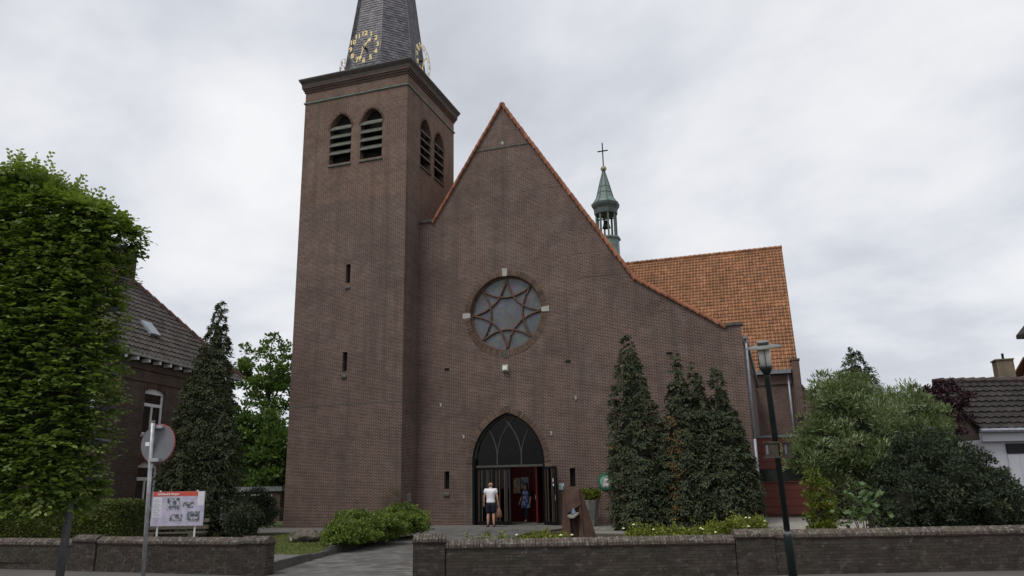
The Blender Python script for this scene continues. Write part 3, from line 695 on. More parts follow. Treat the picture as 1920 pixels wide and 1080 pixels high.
def belfry(c, front):
    prof = ogive(0, BHW + .0, BZ0, BZS, BOH)
    if front: F_ = lambda u, z, d: Vector((c + u, TY + d, z))
    else: F_ = lambda u, z, d: Vector((TX1 - d, c + u, z))
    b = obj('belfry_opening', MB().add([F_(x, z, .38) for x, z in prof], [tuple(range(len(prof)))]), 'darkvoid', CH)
    for k in range(4):
        z = BZ0 + .45 + k * .44
        q = [F_(-BHW + .004, z, -.05), F_(-BHW + .004, z + .045, -.05), F_(-BHW + .004, z + .29, .14), F_(-BHW + .004, z + .25, .14)]
        ext = F_(BHW - .004, 0, 0) - F_(-BHW + .004, 0, 0)
        obj('slat', MB().prism(q, ext), 'louvre', b)
    q = [F_(-BHW - .03, BZ0 - .16, -.07), F_(-BHW - .03, BZ0 - .10, -.07), F_(-BHW - .03, BZ0 + .1, .3), F_(-BHW - .03, BZ0 - .16, .3)]
    obj('sill', MB().prism(q, F_(BHW + .03, 0, 0) - F_(-BHW - .03, 0, 0)), 'louvre', b)
    og = ogive(0, BHW, BZS - .9, BZS, BOH, 10)[1:]; og.append(og.pop(0)) if False else None
    arc = ogive(0, BHW, BZS, BZS, BOH, 12); hf = len(arc) // 2; pts2 = []
    for x, z, a in curve_len_points(arc, .063):
        nrm = Vector((math.sin(a), -math.cos(a))); nrm = nrm if nrm.dot(Vector((x, z - BZS + .2))) > 0 else -nrm
        tn = Vector((math.cos(a), math.sin(a)))
        c4 = [Vector((x, z)) + tn * s1 * .027 + nrm * s2 for s1, s2 in ((-1, .003), (1, .003), (1, .115), (-1, .115))]
        pts2.append([F_(p.x, p.y, -.012) for p in c4])
    am = MB(); e3 = F_(0, 0, .05) - F_(0, 0, 0)
    for p4 in pts2: am.prism(p4, e3)
    obj('arch_bricks', am, 'voussoir', b)
for x, _ in BW: belfry(x, True)
for y in (32.62, 34.28): belfry(y, False)
def ring_band(name, o, z0, z1, m, inner=.0):
    a, b = (TX0 - o, TY - o), (TX1 + o, TYB + o)
    mb = MB(); mb.box((a[0], a[1], z0), (b[0], b[1], z1)); return obj(name, mb, m, CH)
ring_band('string_course', .06, 20.64, 20.71, 'copper')
M['corbel'] = brick_mat('corbel_brick', (.10, .055, .045), (.06, .036, .032), (.12, .10, .09), bw=.11)
ring_band('cornice', .05, 21.25, 21.36, 'corbel'); ring_band('cornice', .10, 21.363, 21.46, 'corbel'); ring_band('cornice', .15, 21.463, 21.56, 'corbel')
mb = MB(); o1, o2 = .16, .27
mb.rings([[Vector((TX0 - o, TY - o, z)), Vector((TX1 + o, TY - o, z)), Vector((TX1 + o, TYB + o, z)), Vector((TX0 - o, TYB + o, z))] for o, z in ((.155, 21.563), (.17, 21.7), (.27, 21.86), (.27, 21.9))])
obj('eaves_board', mb, plain('dark_eaves', (.052, .041, .036), .7), CH)
mb = MB(); mb.rings([[Vector((TX0 - o, TY - o, z)), Vector((TX1 + o, TY - o, z)), Vector((TX1 + o, TYB + o, z)), Vector((TX0 - o, TYB + o, z))] for o, z in ((.29, 21.903), (.29, 21.96), (-.5, 22.26), (-1.6, 22.5))])
obj('tower_roof', mb, plain('dark_lead', (.075, .085, .09), .5), CH)
# spire of eight slated faces
SX, SY = -18.22, TCY
def ap(z): return 2.14 - (z - 22.2) * .1235
def ov(k, z, g=0): r = (ap(z) + g) / math.cos(math.pi / 8); t = math.pi / 8 + k * math.pi / 4; return Vector((SX + r * math.cos(t), SY + r * math.sin(t), z))
mb = MB(); mb.rings([[ov(k, z, -.03) for k in range(8)] for z in (22.2, 31.0, 39.0)]); spire = obj('spire', mb, 'slate', CH)
mb = MB()
for k in range(8):
    z = 22.22; r = 0
    while z < 31.5:
        A, B = ov(k, z), ov(k + 1, z); A2, B2 = ov(k, z + .23, -.012), ov(k + 1, z + .23, -.012)
        wd = (B - A).length; n = max(1, round(wd / .26)); off = (r % 2) * .5
        cuts = [0] + [(i + off) / n for i in range(1 if not off else 0, n)] + [1]
        nrm = (A + B - Vector((SX, SY, z)) * 2).normalized(); nrm.z = 0
        for s0, s1 in zip(cuts, cuts[1:]):
            if s1 - s0 < .02: continue
            g = .008; lift = nrm * random.uniform(.018, .034)
            mb.add([A.lerp(B, s0) + lift + (B - A) * g / wd, A.lerp(B, s1) + lift - (B - A) * g / wd, A2.lerp(B2, s1), A2.lerp(B2, s0), A.lerp(B, s0) + (B - A) * g / wd, A.lerp(B, s1) - (B - A) * g / wd], [(0, 1, 2, 3), (4, 5, 1, 0)])
        z += .155; r += 1
tag(obj('slates', mb, 'slate', spire), kind='stuff')
mb = MB()
for k in range(8): mb.tube([ov(k, 22.2, .004), ov(k, 39, .0)], .03, 5)
obj('hip_roll', mb, plain('dark_hip_lead', (.12, .115, .125), .5), spire)
# clock dials: open skeleton rings with gilded numerals
def clock(m, lab):
    c = obj('clock_dial', MB().tube([m @ Vector((.93 * math.cos(t), .0, .93 * math.sin(t))) for t in np.linspace(0, 2*math.pi, 41)], .011, 5).tube([m @ Vector((.62 * math.cos(t), .0, .62 * math.sin(t))) for t in np.linspace(0, 2*math.pi, 33)], .008, 5), 'galv', CH)
    c['label'] = lab
    for k in range(1, 13):
        t = math.pi/2 - k * math.pi / 6
        q = m @ T_((.78 * math.cos(t), -.02, .78 * math.sin(t))) @ Matrix.Rotation(math.pi/2, 4, 'X')
        me = text_mesh(str(k), .36, .012); obj('numeral', me, 'gold', c, q)
    def hand(ang, L_, w_):
        q = m @ T_((0, -.05, 0)) @ Matrix.Rotation(ang, 4, 'Y')
        hm = MB()
        hm.prism([(-w_, 0, -.14), (w_, 0, -.14), (w_ * .55, 0, L_ * .62), (-w_ * .55, 0, L_ * .62)], (0, -.02, 0))
        hm.prism([(0, 0, L_ * .58), (w_ * 2.1, 0, L_ * .76), (0, 0, L_), (-w_ * 2.1, 0, L_ * .76)], (0, -.02, 0))
        obj('hand', hm, 'gold', c, q)
    hand(R_(197), .80, .038); hand(R_(44), .58, .05)
    obj('hub', MB().box((-.035, -.04, -.035), (.035, .3, .035)), 'black', c, m)
D_ = 2.26
clock(T_((SX, SY - D_, 23.66)), 'gilded clock dial on the street face of the spire')
clock(T_((SX + D_, SY, 23.66)) @ Matrix.Rotation(R_(90), 4, 'Z'), 'skeleton clock dial seen against the sky on the nave side')
clock(T_((SX - D_, SY, 23.66)) @ Matrix.Rotation(R_(-90), 4, 'Z'), 'skeleton clock dial peeping out on the far side of the spire')
obj('roof_hatch', MB().box((SX - .75, TY + .12, 22.08), (SX + .05, TY + .5, 22.22)), 'lead', CH)
fitting('meter_box', 'small grey box on the side of the tower near its foot', (TX1 + .001, 31.1, 1.0), (TX1 + .06, 31.4, 1.38), 'concrete', 'box')

# transept with tiled roof, wall, gutter, drainpipes and buttress
TRX1, TRR, TRZ, TRE, TREZ = 1.62, 56.5, 17.85, 50.25, 8.23
def pantiles(mbx, O_, U, V, W, nu, nv, du, dv, keep=lambda u, v: True, amp=.055, lap=.062):
    """O_ eave corner, U along eave, V up slope, W outward"""
    for j in range(nv):
        for i in range(nu):
            if not keep((i + .5) * du, (j + .5) * dv): continue
            t = min(1, max(0, random.gauss(.5, .22))); lift = random.uniform(0, .012)
            lo, hi = [], []
            for s in range(6):
                f = s / 5; h = amp * math.cos(f * 2 * math.pi) 
                p = O_ + U * (du * (i + f * 1.04)) + V * (dv * j)
                lo.append(p - V * .03 + W * (lap + h + lift)); hi.append(p + V * dv + W * (.004 + h))
            lip = [p - W * .05 for p in lo]
            n = 6; mbx.add(lo + hi + lip, [(s, s+1, n+s+1, n+s) for s in range(5)] + [(2*n+s, 2*n+s+1, s+1, s) for s in range(5)], t)
V_ = Vector((0, TRR - TRE, TRZ - TREZ)); slen = V_.length; V_.normalize(); W_ = Vector((1, 0, 0)).cross(V_)
tr = obj('transept_roof', MB().add([(-10.5, TRE, TREZ), (TRX1, TRE, TREZ), (TRX1, TRR, TRZ), (-10.5, TRR, TRZ)], [(0, 1, 2, 3)]).add([(-10.5, TRR, TRZ), (TRX1, TRR, TRZ), (TRX1, 2*TRR - TRE, TREZ), (-10.5, 2*TRR - TRE, TREZ)], [(0, 1, 2, 3)]), 'tile', CH)
tm = MB(); pantiles(tm, Vector((-10.5, TRE, TREZ)), Vector((1, 0, 0)), V_, W_, 52, 37, (TRX1 + 10.5) / 52, slen / 37)
tag(obj('pantiles', tm, 'tile', tr), kind='stuff')
mb = MB()
for k in range(34): x = -10.5 + k * .357; mb.tube([(x, TRR, TRZ + .05), (x + .36, TRR, TRZ + .08)], [.12, .135], 7)
tag(obj('ridge_tiles', mb, 'tile', tr), kind='stuff')
obj('transept_wall', MB().box((-1.5, TRE + .35, -.3), (TRX1 - .25, TRE + .6, TREZ + .2)), 'brick', CH)
gp = MB(); gp.prism([(TRX1 - .3, TRE + .3, -.3), (TRX1 - .3, TRE + .3, TREZ - .2), (TRX1 - .3, TRR, TRZ - .3), (TRX1 - .3, 2*TRR - TRE - .3, TREZ), (TRX1 - .3, 2*TRR - TRE - .3, -.3)], (.3, 0, 0)); obj('transept_gable', gp, 'brick', CH)
obj('corner_pier', MB().box((TRX1 - .35, TRE - .1, TREZ - 2.9), (TRX1 + .1, TRE + .5, TREZ + .55)).box((TRX1 - .4, TRE - .15, TREZ + .553), (TRX1 + .15, TRE + .5, TREZ + .64)), 'brick', CH)
bu = MB(); bu.prism([(TRX1 - .30, TRE + .1, -.3), (TRX1 + 1.05, TRE + .1, -.3), (TRX1 + 1.05, TRE + .1, 5.75), (TRX1 + .1, TRE + .1, 7.15), (TRX1 - .30, TRE + .1, 7.15)], (0, .6, 0)); bt = obj('buttress', bu, 'brick', CH)
obj('weathering', MB().prism([(TRX1 + 1.15, TRE + .02, 5.72), (TRX1 + 1.13, TRE + .02, 5.84), (TRX1 + .1, TRE + .02, 7.32), (TRX1 + .1, TRE + .02, 7.16)], (0, .8, 0)), 'dark_stone', bt)
obj('gutter', MB().box((-1.4, TRE - .12, TREZ - .22), (TRX1 - .42, TRE + .02, TREZ + .02)), 'lead', CH)
obj('brick_band', MB().box((-1.4, TRE + .25, TREZ - .85), (TRX1 - .42, TRE + .36, TREZ - .25)), 'brick', CH)
obj('drainpipe', MB().tube([(1.0, TRE + .22, TREZ - .2), (1.0, TRE + .22, 3.4)], .075, 8), 'zinc', CH, smooth=True)
obj('drainpipe', MB().tube([(X1 + .12, FY + .25, 7.2), (X1 + .12, FY + .12, 6.8), (X1 + .10, FY + .1, 3.2)], .052, 8).tube([(X1 + .10, FY + .1, 3.2), (X1 + .10, FY + .1, 0)], .06, 8), 'zinc', CH, smooth=True)
obj('gutter', MB().tube([(X1 + .12, FY + .02, 7.25), (X1 + .12, 50, 7.25)], .08, 7), 'lead', CH)

# fleche on the crossing
FX, FYY = GA, 56.6
fm = MB(); fm.lathe([(.95, 17.5), (.95, 19.9), (1.08, 20.0), (1.08, 20.12)], (FX, FYY, 0), 8, ang0=math.pi/8)
fl_ = obj('fleche', fm, 'copper_light', CH); fl_['label'] = 'green copper bell turret with open columns and a cross'
for k in range(8):
    t = math.pi/8 + k * math.pi/4; c = Vector((FX + .78 * math.cos(t), FYY + .78 * math.sin(t), 0))
    obj('column', MB().box((-.06, -.06, 20.12), (.06, .06, 22.35)), 'copper', fl_, T_(c) @ Matrix.Rotation(t, 4, 'Z'))
obj('cornice', MB().lathe([(.92, 22.1), (.95, 22.5), (1.1, 22.75), (1.14, 22.95), (1.02, 23.02)], (FX, FYY, 0), 8, ang0=math.pi/8), plain('dark_copper', (.07, .09, .085), .6), fl_)
obj('cap', MB().lathe([(1.0, 23.0), (.70, 23.45), (.34, 24.9), (.10, 25.75)], (FX, FYY, 0), 8, ang0=math.pi/8), 'copper_light', fl_)
mb = MB()
for k in range(8):
    t = math.pi/8 + k * math.pi/4; cs, sn = math.cos(t), math.sin(t)
    mb.tube([(FX + r * cs, FYY + r * sn, z) for r, z in ((1.0, 23.02), (.70, 23.47), (.34, 24.92), (.10, 25.77))], .03, 5)
for rr, z in ((.60, 23.9), (.47, 24.4)): mb.tube([(FX + rr * math.cos(t), FYY + rr * math.sin(t), z) for t in np.linspace(math.pi/8, 2*math.pi + math.pi/8, 9)], .02, 5)
obj('seam', mb, plain('dark_copper_seam', (.06, .075, .07), .6), fl_)
obj('ball', MB().lathe([(.03, 25.75), (.17, 25.82), (.25, 26.0), (.17, 26.18), (.03, 26.26)], (FX, FYY, 0), 14), plain('brass_ball', (.28, .26, .17), .45, metal=.3), fl_, smooth=True)
obj('cross', MB().box((FX - .04, FYY - .04, 26.2), (FX + .04, FYY + .04, 28.25)).box((FX - .42, FYY - .035, 27.5), (FX - .041, FYY + .035, 27.58)).box((FX + .041, FYY - .035, 27.5), (FX + .42, FYY + .035, 27.58)), 'black', fl_)
obj('bell', MB().lathe([(.34, 21.0), (.30, 21.1), (.2, 21.45), (.12, 21.62), (.03, 21.66)], (FX, FYY, 0), 14).box((FX - .8, FYY - .04, 21.7), (FX + .8, FYY + .04, 21.78)), 'black', fl_)

# red boarded annex between nave and garden
AX = thing('annex', 'low flat-roofed annex clad in dark red boards with a window strip', 'annex', (.9, 38.5, 0))
AY = 38.5
obj('body', MB().box((-.94, AY + .05, -.2), (3.6, 46, .06)), 'brick', AX)
obj('core_wall', MB().box((-.93, AY + .06, .06), (3.59, 46, 3.55)), 'red_paint', AX)
for z0, n, hh in ((.10, 4, .355), (2.12, 4, .355)):
    for k in range(n):
        obj('board', MB().box((-.93, AY - .0 + .006 * (k % 2), z0 + k * hh + .008), (1.9 if z0 < 1 else 3.6, AY + .055, z0 + (k + 1) * hh - .008)), 'red_paint', AX)
wn = obj('window', MB().box((-.93, AY + .03, 1.55), (3.6, AY + .055, 2.1)), plain('annex_glass', (.015, .02, .014), .12, var=.4, bmp=0, spec=.25), AX)
obj('sill', MB().box((-.93, AY - .06, 1.52), (1.95, AY + .029, 1.56)), 'red_paint', wn)
obj('roof_edge', MB().box((-.94, AY - .05, 3.551), (3.7, 46, 3.66)), 'lead', AX)

# ------------------------------------------------------------------ garden walls of real bricks
BRK = [MB().box((-.102, -.05, -.025), (.102, .05, .025), tint=t).mesh('brick') for t in np.linspace(0, 1, 8)]
COP = []
for t in np.linspace(0, 1, 8):                        # coping brick on edge with a weathered top, ridge along the wall
    m_ = MB(); m_.prism([(-.028, -.15, 0), (-.028, -.15, .055), (-.028, -.02, .145), (-.028, .02, .145), (-.028, .15, .055), (-.028, .15, 0)], (.056, 0, 0), tint=t); COP.append(m_.mesh('coping_brick'))
def garden_wall(lab, segs, z0, limit=300):
    """segs: list of (A, B, height of the top of the brickwork, thickness, is_pier)"""
    A0 = Vector((*segs[0][0], z0)); W = thing('garden_wall', lab, 'wall', A0)
    count = 0; rest = MB(); ccount = 0; crest = MB()
    for (a, b, zt, th, pier) in segs:
        A, B = Vector((*a, 0)), Vector((*b, 0)); ln = (B - A).length; ang = math.atan2(B.y - A.y, B.x - A.x)
        base = T_(A) @ Matrix.Rotation(ang, 4, 'Z')
        rows = round((zt - z0) / .0625); rh = (zt - z0) / rows
        obj('mortar_core', MB().box((.008, -th/2 + .012, z0 - .1), (ln - .008, th/2 - .012, zt - .003)), 'mortar', W, base)
        faces = [(-th/2 + .04, 0.0, ln, 0)]
        order = []
        for r in range(rows):
            n = max(1, round(ln / .214)); bw = ln / n
            for k in range(n + (r % 2)):
                c = (k + .5) * bw if r % 2 == 0 else k * bw
                lo, hi = max(0, c - bw/2), min(ln, c + bw/2)
                if hi - lo < .05: continue
                order.append((r, (lo + hi)/2, hi - lo))
        order.sort(key=lambda q: -q[0])
        for r, c, wd in order:
            m = base @ T_((c, -th/2 + .052 + random.uniform(-.003, .003), z0 + (r + .5) * rh)) @ Matrix.Rotation(random.uniform(-.008, .008), 4, 'Y') @ Matrix.Diagonal((max(.2, (wd - .01) / .204), 1, 1, 1))
            if count < limit: obj('brick', random.choice(BRK), 'wallbrick', W, m); count += 1
            else: rest.box((-.102, -.05, -.025), (.102, .05, .025), m=m)
        if pier:                                       # ends of piers show their bricks too
            for r in range(rows):
                for end in (0, ln):
                    m = base @ T_((end - (.049 if end else -.049), 0, z0 + (r + .5) * rh))
                    rest.box((-.05, -th/2 + .11, -.025), (.05, th/2 - .004, .025), m=m)
        obj('drip_course', MB().box((-.02, -th/2 - .02, zt + .001), (ln + .02, th/2 + .02, zt + .026)), plain('drip_tile', (.04, .022, .02), .8), W, base)
        n = round(ln / .062); s = ln / n
        for k in range(n):
            m = base @ T_(((k + .5) * s, random.uniform(-.004, .004), zt + .027 + random.uniform(-.004, .004))) @ Matrix.Rotation(random.uniform(-.03, .03), 4, 'Z') @ Matrix.Diagonal((1, th / .25, 1, 1))
            if ccount < 300: obj('coping_brick', random.choice(COP), 'rowlock', W, m); ccount += 1
            else: crest.box((-.028, -.14, 0), (.028, .14, .10), m=m)
    if rest.v: tag(obj('bricks', rest, 'wallbrick', W), kind='stuff')
    if crest.v: tag(obj('coping_bricks', crest, 'rowlock', W), kind='stuff')
    return W
def lp(a, b, s): return (a[0] + (b[0]-a[0])*s, a[1] + (b[1]-a[1])*s)
RA, RB = (-7.10, 14.68), (4.33, 18.55)
rl = math.dist(RA, RB)
def rp(d): return lp(RA, RB, d / rl)
garden_wall('low dark brick garden wall with lichened coping, under the lamp post', [
    (rp(0), rp(.64), .52, .34, True), (rp(.645), rp(6.40), .40, .25, False), (rp(6.405), rp(7.18), .50, .34, True), (rp(7.185), rp(14.0), .475, .25, False)], -.2)
LA, LB = (-20.6, 15.5), (-10.80, 15.14)
ll = math.dist(LA, LB)
def lq(d): return lp(LA, LB, d / ll)
garden_wall('low brick garden wall in front of the clipped hedge and notice board', [
    (lq(0), lq(4.08), .37, .25, False), (lq(4.085), lq(4.85), .46, .33, True), (lq(4.855), lq(9.1), .42, .25, False), (lq(9.105), lq(9.80), .45, .33, True)], -.2)

# ------------------------------------------------------------------ house on the left
HA = math.atan2(.146, .989)                            # the long wall runs back and slightly left
far = Vector((-23.80, 29.55, 0)); HL, HWD, HE, HR = 15.0, 6.6, 6.7, 1.13
# local axes: x along the wall towards the street, y away behind the wall, origin at the far corner
hrot = math.atan2(-.989, .146)
HO = thing('brick_house', 'old brown brick house with grey tiled hip roof behind the hornbeam', 'house', far, hrot)
hm = local(HO)
# in these axes +x runs from the far corner to the street; the visible wall is on the left-hand (+y) side
wins = [(4.75, 6.0, 3.75, 5.55), (4.75, 6.0, .95, 2.75), (8.6, 9.85, 3.75, 5.55), (8.6, 9.85, .95, 2.75)]
def seg_win(x0, x1, z0, z1, n=6): return [(x0, z0), (x1, z0), (x1, z1 - .16)] + [(x0 + (x1-x0)*(.5 + .5*math.cos(t)), z1 - .16 + .16*math.sin(t)) for t in np.linspace(0, math.pi, n + 2)[1:-1]] + [(x0, z1 - .16)]
obj('wall', tess_wall(rect(0, HL, -.3, HE), [seg_win(*w_) for w_ in wins], lambda x, z: (x, 0, z), (0, -.18, 0)), 'brick_house', HO, hm)
obj('wall', MB().add([(0, 0, -.3), (0, -HWD, -.3), (0, -HWD, HE), (0, 0, HE)], [(0, 1, 2, 3)]).add([(HL, 0, -.3), (HL, -HWD, -.3), (HL, -HWD, HE), (HL, 0, HE)], [(0, 1, 2, 3)]).add([(0, -HWD, -.3), (HL, -HWD, -.3), (HL, -HWD, HE), (0, -HWD, HE)], [(0, 1, 2, 3)]), 'brick_house', HO, hm)
for x0, x1, z0, z1 in wins:
    wf = obj('window', tess_wall(seg_win(x0, x1, z0, z1), [rect(x0 + .09, x1 - .09, z0 + 1.22, z1 - .22), rect(x0 + .09, (x0+x1)/2 - .035, z0 + .1, z0 + 1.1), rect((x0+x1)/2 + .035, x1 - .09, z0 + .1, z0 + 1.1)], lambda x, z: (x, -.09, z), (0, -.06, 0)), 'white', HO, hm)
    obj('pane', MB().add([(x0 + .05, -.13, z0 + .05), (x1 - .05, -.13, z0 + .05), (x1 - .05, -.13, z1 - .1), (x0 + .05, -.13, z1 - .1)], [(0, 1, 2, 3)]), 'glass', wf, hm)
    obj('curtain', MB().add([(x0 + (x1-x0)*i/24, -.26 - .025*(i % 2), z) for z in (z0, z1) for i in range(25)], [(i, i+1, 26+i, 25+i) for i in range(24)]), plain('grey_curtain', (.13, .13, .14), .9), wf, hm)
    obj('sill', MB().box((x0 - .06, -.1, z0 - .09), (x1 + .06, .07, z0 - .002)), 'stone', wf, hm)
    am = MB(); arcp = [(x0 - .05 + (x1-x0+.1)*s, z1 - .16 + .17*math.sin(math.pi*s)) for s in np.linspace(0, 1, 12)]
    for x, z, a in curve_len_points(arcp, .062): am.box((-.027, -.02, 0), (.027, .014, .24), m=T_((x, 0, z)) @ Matrix.Rotation(-a, 4, 'Y'))
    obj('arch_bricks', am, 'voussoir', wf, hm)
obj('brick_band', MB().box((.0, .001, HE - .95), (HL, .05, HE - .85)).box((.0, .001, HE - .5), (HL, .06, HE - .28)), 'brick_house', HO, hm)
for k in range(22): obj('eaves_bracket', MB().box((.25 + k * .68, .061, HE - .26), (.37 + k * .68, .36, HE - .13)), 'white', HO, hm)
obj('gutter', MB().box((-.35, .2, HE - .12), (HL + .3, .42, HE + .03)), plain('grey_gutter', (.28, .28, .27), .6), HO, hm)
hw = HWD / 2; ridge_z = HE + (hw + .35) * HR
E0, E1 = Vector((-.38, .38, HE)), Vector((HL + .38, .38, HE)); RI0, RI1 = Vector((hw, -hw, ridge_z)), Vector((HL - hw, -hw, ridge_z))
B0, B1 = Vector((-.38, -HWD - .38, HE)), Vector((HL + .38, -HWD - .38, HE))
rf = obj('roof', MB().add([E0, E1, RI1, RI0], [(0, 1, 2, 3)]).add([E0, B0, RI0], [(0, 1, 2)]).add([B0, B1, RI1, RI0], [(0, 1, 2, 3)]).add([E1, B1, RI1], [(0, 1, 2)]), 'slate_tile', HO, hm)
vv = Vector((0, RI0.y - E0.y, ridge_z - HE)); sl_ = vv.length; vv.normalize(); ww = Vector((1, 0, 0)).cross(vv); ww = ww if ww.z > 0 else -ww
tot = E1.x - E0.x; nu = 60; nv = 17; inset = (RI0.x - E0.x)
tm = MB(); pantiles(tm, E0, Vector((1, 0, 0)), vv, ww, nu, nv, tot/nu, sl_/nv, lambda u, v: inset*v/sl_ < u < tot - inset*v/sl_, .02, .04)
tag(obj('pantiles', tm, 'slate_tile', rf, hm), kind='stuff')
mb = MB()
def ridge_run(a, b, n):
    for k in range(n): mb.tube([a.lerp(b, k/n) + Vector((0, 0, .03)), a.lerp(b, (k+1.05)/n) + Vector((0, 0, .06))], [.10, .115], 7)
ridge_run(E0, RI0, 15); ridge_run(RI0, RI1, 22)
tag(obj('ridge_tiles', mb, tint_mat('brown_ridge_tile', [(0, (.10, .06, .05)), (1, (.16, .09, .07))]), rf, hm), kind='stuff')
obj('chimney', MB().box((hw + .1, -hw - .35, ridge_z - .5), (hw + .8, -hw + .35, ridge_z + 1.1)).box((hw + .05, -hw - .4, ridge_z + 1.103), (hw + .85, -hw + .4, ridge_z + 1.2)), 'brick_house', rf, hm)
pq = E0 + Vector((1, 0, 0)) * 5.2 + vv * 1.35 + ww * .07
sk = MB(); sk.add([pq, pq + Vector((.62, 0, 0)), pq + Vector((.62, 0, 0)) + vv*.75, pq + vv*.75] + [q + ww*.1 for q in (pq, pq + Vector((.62, 0, 0)), pq + Vector((.62, 0, 0)) + vv*.75, pq + vv*.75)], [(3,2,1,0),(4,5,6,7),(0,1,5,4),(1,2,6,5),(2,3,7,6),(3,0,4,7)])
obj('skylight', sk, 'zinc', rf, hm)
obj('drainpipe', MB().tube([(.12, .1, HE - .1), (.12, .08, 0)], .055, 7), 'zinc', HO, hm)

# shed between the house and the tower
c = at(480, 925, 42)
SH = thing('shed', 'small flat-roofed brick shed beyond the dark shrubs by the tower', 'shed', (c.x, c.y, 0), R_(18))
sm = local(SH)
obj('wall', MB().box((-2.2, 0, -.2), (1.35, 2.5, 1.55)), 'brick_house', SH, sm)
obj('fascia', MB().box((-2.3, -.12, 1.553), (1.45, 2.6, 1.8)), plain('shed_fascia', (.20, .215, .22), .6), SH, sm)
wd = obj('window', MB().box((-1.3, -.03, .75), (.9, -.002, 1.4)), 'white', SH, sm)
obj('pane', MB().box((-1.22, -.04, .8), (.82, -.031, 1.32)), plain('shed_glass', (.03, .03, .032), .1, bmp=0, spec=.6), wd, sm)
c2 = at(535, 912, 48)
RS = thing('outhouse', 'bit of orange-tiled outhouse roof beside the tower', 'outhouse', (c2.x, c2.y, 0), R_(18)); rm = local(RS)
obj('wall', MB().box((-2.5, 0, -.2), (2, 3, 1.6)), 'brick_house', RS, rm)
tm = MB(); pantiles(tm, Vector((-2.6, -.2, 1.55)), Vector((1, 0, 0)), Vector((0, .8, .6)), Vector((0, -.6, .8)), 20, 7, .235, .3)
tag(obj('pantiles', tm, 'tile', RS, rm), kind='stuff')

# ------------------------------------------------------------------ garage and houses on the right
g0 = at(1750, 718, 30)
GR = thing('garage', 'grey garage with dark tiled roof beyond the rounded dark bush', 'garage', (g0.x, g0.y, 0), math.atan2(.3223, .9465))
gm = local(GR)                                         # local x along the street, y away
GRZ, GEZ, GD = 5.19, 3.22, 2.55
gv = Vector((0, GD, GRZ - GEZ)); gl = gv.length; gv.normalize(); gw = Vector((1, 0, 0)).cross(gv)
obj('wall', MB().box((.15, -GD + .35, -.3), (8, GD - .3, GEZ - .35)), 'pale', GR, gm)
obj('wall', MB().prism([(.15, -GD + .36, GEZ - .35), (.15, 0, GRZ - .12), (.15, GD - .3, GEZ - .35)], (.2, 0, 0)), 'brick_house', GR, gm)
rf = obj('roof', MB().add([(0, -GD, GEZ), (8, -GD, GEZ), (8, 0, GRZ), (0, 0, GRZ)], [(0, 1, 2, 3)]).add([(0, GD, GEZ), (8, GD, GEZ), (8, 0, GRZ), (0, 0, GRZ)], [(0, 1, 2, 3)]), 'dark_tile', GR, gm)
tv = []
for k in range(6):
    tm = MB(); random.seed(50 + k); pantiles(tm, Vector((0, 0, 0)), Vector((1, 0, 0)), gv, gw, 1, 1, .3, gl / 9, amp=.03); me = tm.mesh('roof_tile'); tv.append(me)
for j in range(9):
    for i in range(27):
        if i * .3 > 6.2 and j < 4: continue
        obj('roof_tile', random.choice(tv), 'dark_tile', rf, gm @ T_(Vector((i * .3, -GD, GEZ)) + gv * (gl / 9 * j)))
for k in range(20): obj('ridge_tile', MB().tube([(k * .4, 0, GRZ + .03), (k * .4 + .42, 0, GRZ + .06)], [.12, .14], 7), plain('brown_ridge', (.065, .048, .044), .8) if k == 0 else bpy.data.materials['brown_ridge'], rf, gm)
obj('gutter', MB().tube([(-.05, -GD - .06, GEZ - .05), (8, -GD - .06, GEZ - .05)], .075, 7), 'zinc', GR, gm)
obj('fascia', MB().box((.1, -GD + .12, GEZ - .42), (8, -GD + .3, GEZ - .12)), 'pale', GR, gm)
dr = obj('garage_door', MB().box((1.0, -GD + .30, 0), (7.9, -GD + .345, 2.35)), 'pale', GR, gm)
obj('window', MB().box((1.0, -GD + .27, 2.38), (7.9, -GD + .345, 2.72)), plain('garage_glass', (.012, .012, .014), .25, bmp=0, spec=.15), GR, gm)
for k in range(7): obj('rib', MB().box((1.4 + k * .9, -GD + .285, .02), (1.43 + k * .9, -GD + .299, 2.33)), 'pale', dr, gm)

c = at(1885, 700, 38)
BH = thing('rear_house', 'orange roof with a yellow brick chimney behind the garage', 'house', (c.x + 4.9, c.y + 3.5, -.55), math.atan2(.3223, .9465)); bm_ = local(BH)
obj('wall', MB().box((-2.6, -2.8, -.2), (8, 5, 5.2)), 'brick_house', BH, bm_)
bslope = Vector((0, .8, .6))
obj('wall', MB().prism([(-2.6, -2.8, 5.2), (-2.6, 1, 8.05), (-2.6, 4.8, 5.2)], (.3, 0, 0)), 'brick_house', BH, bm_)
rf = obj('roof', MB().prism([(-2.9, -3.4, 4.92), (-2.9, -3.4, 5.0), (-2.9, 1, 8.3), (-2.9, 5.4, 5.0), (-2.9, 5.4, 4.92), (-2.9, 1, 8.2)], (11, 0, 0)), 'tile', BH, bm_)
tm = MB(); pantiles(tm, Vector((-2.9, -3.4, 5.03)), Vector((1, 0, 0)), bslope, Vector((0, -.6, .8)), 40, 16, .24, .33)
tag(obj('pantiles', tm, 'tile', rf, bm_), kind='stuff')
ca, cb2 = at(1873, 720, 36), at(1903, 720, 36); cz = at(1885, 675, 36).z
obj('chimney', MB().box((ca.x, ca.y - .2, 4.0), (cb2.x, ca.y + .6, cz)).box((ca.x - .05, ca.y - .25, cz + .003), (cb2.x + .03, ca.y + .65, cz + .06)), 'brick_yellow', BH)
obj('flue', MB().tube([(ca.x + .4, ca.y + .2, cz + .05), (ca.x + .4, ca.y + .2, cz + .36)], .055, 8), 'black', BH)
c = at(1912, 632, 42)
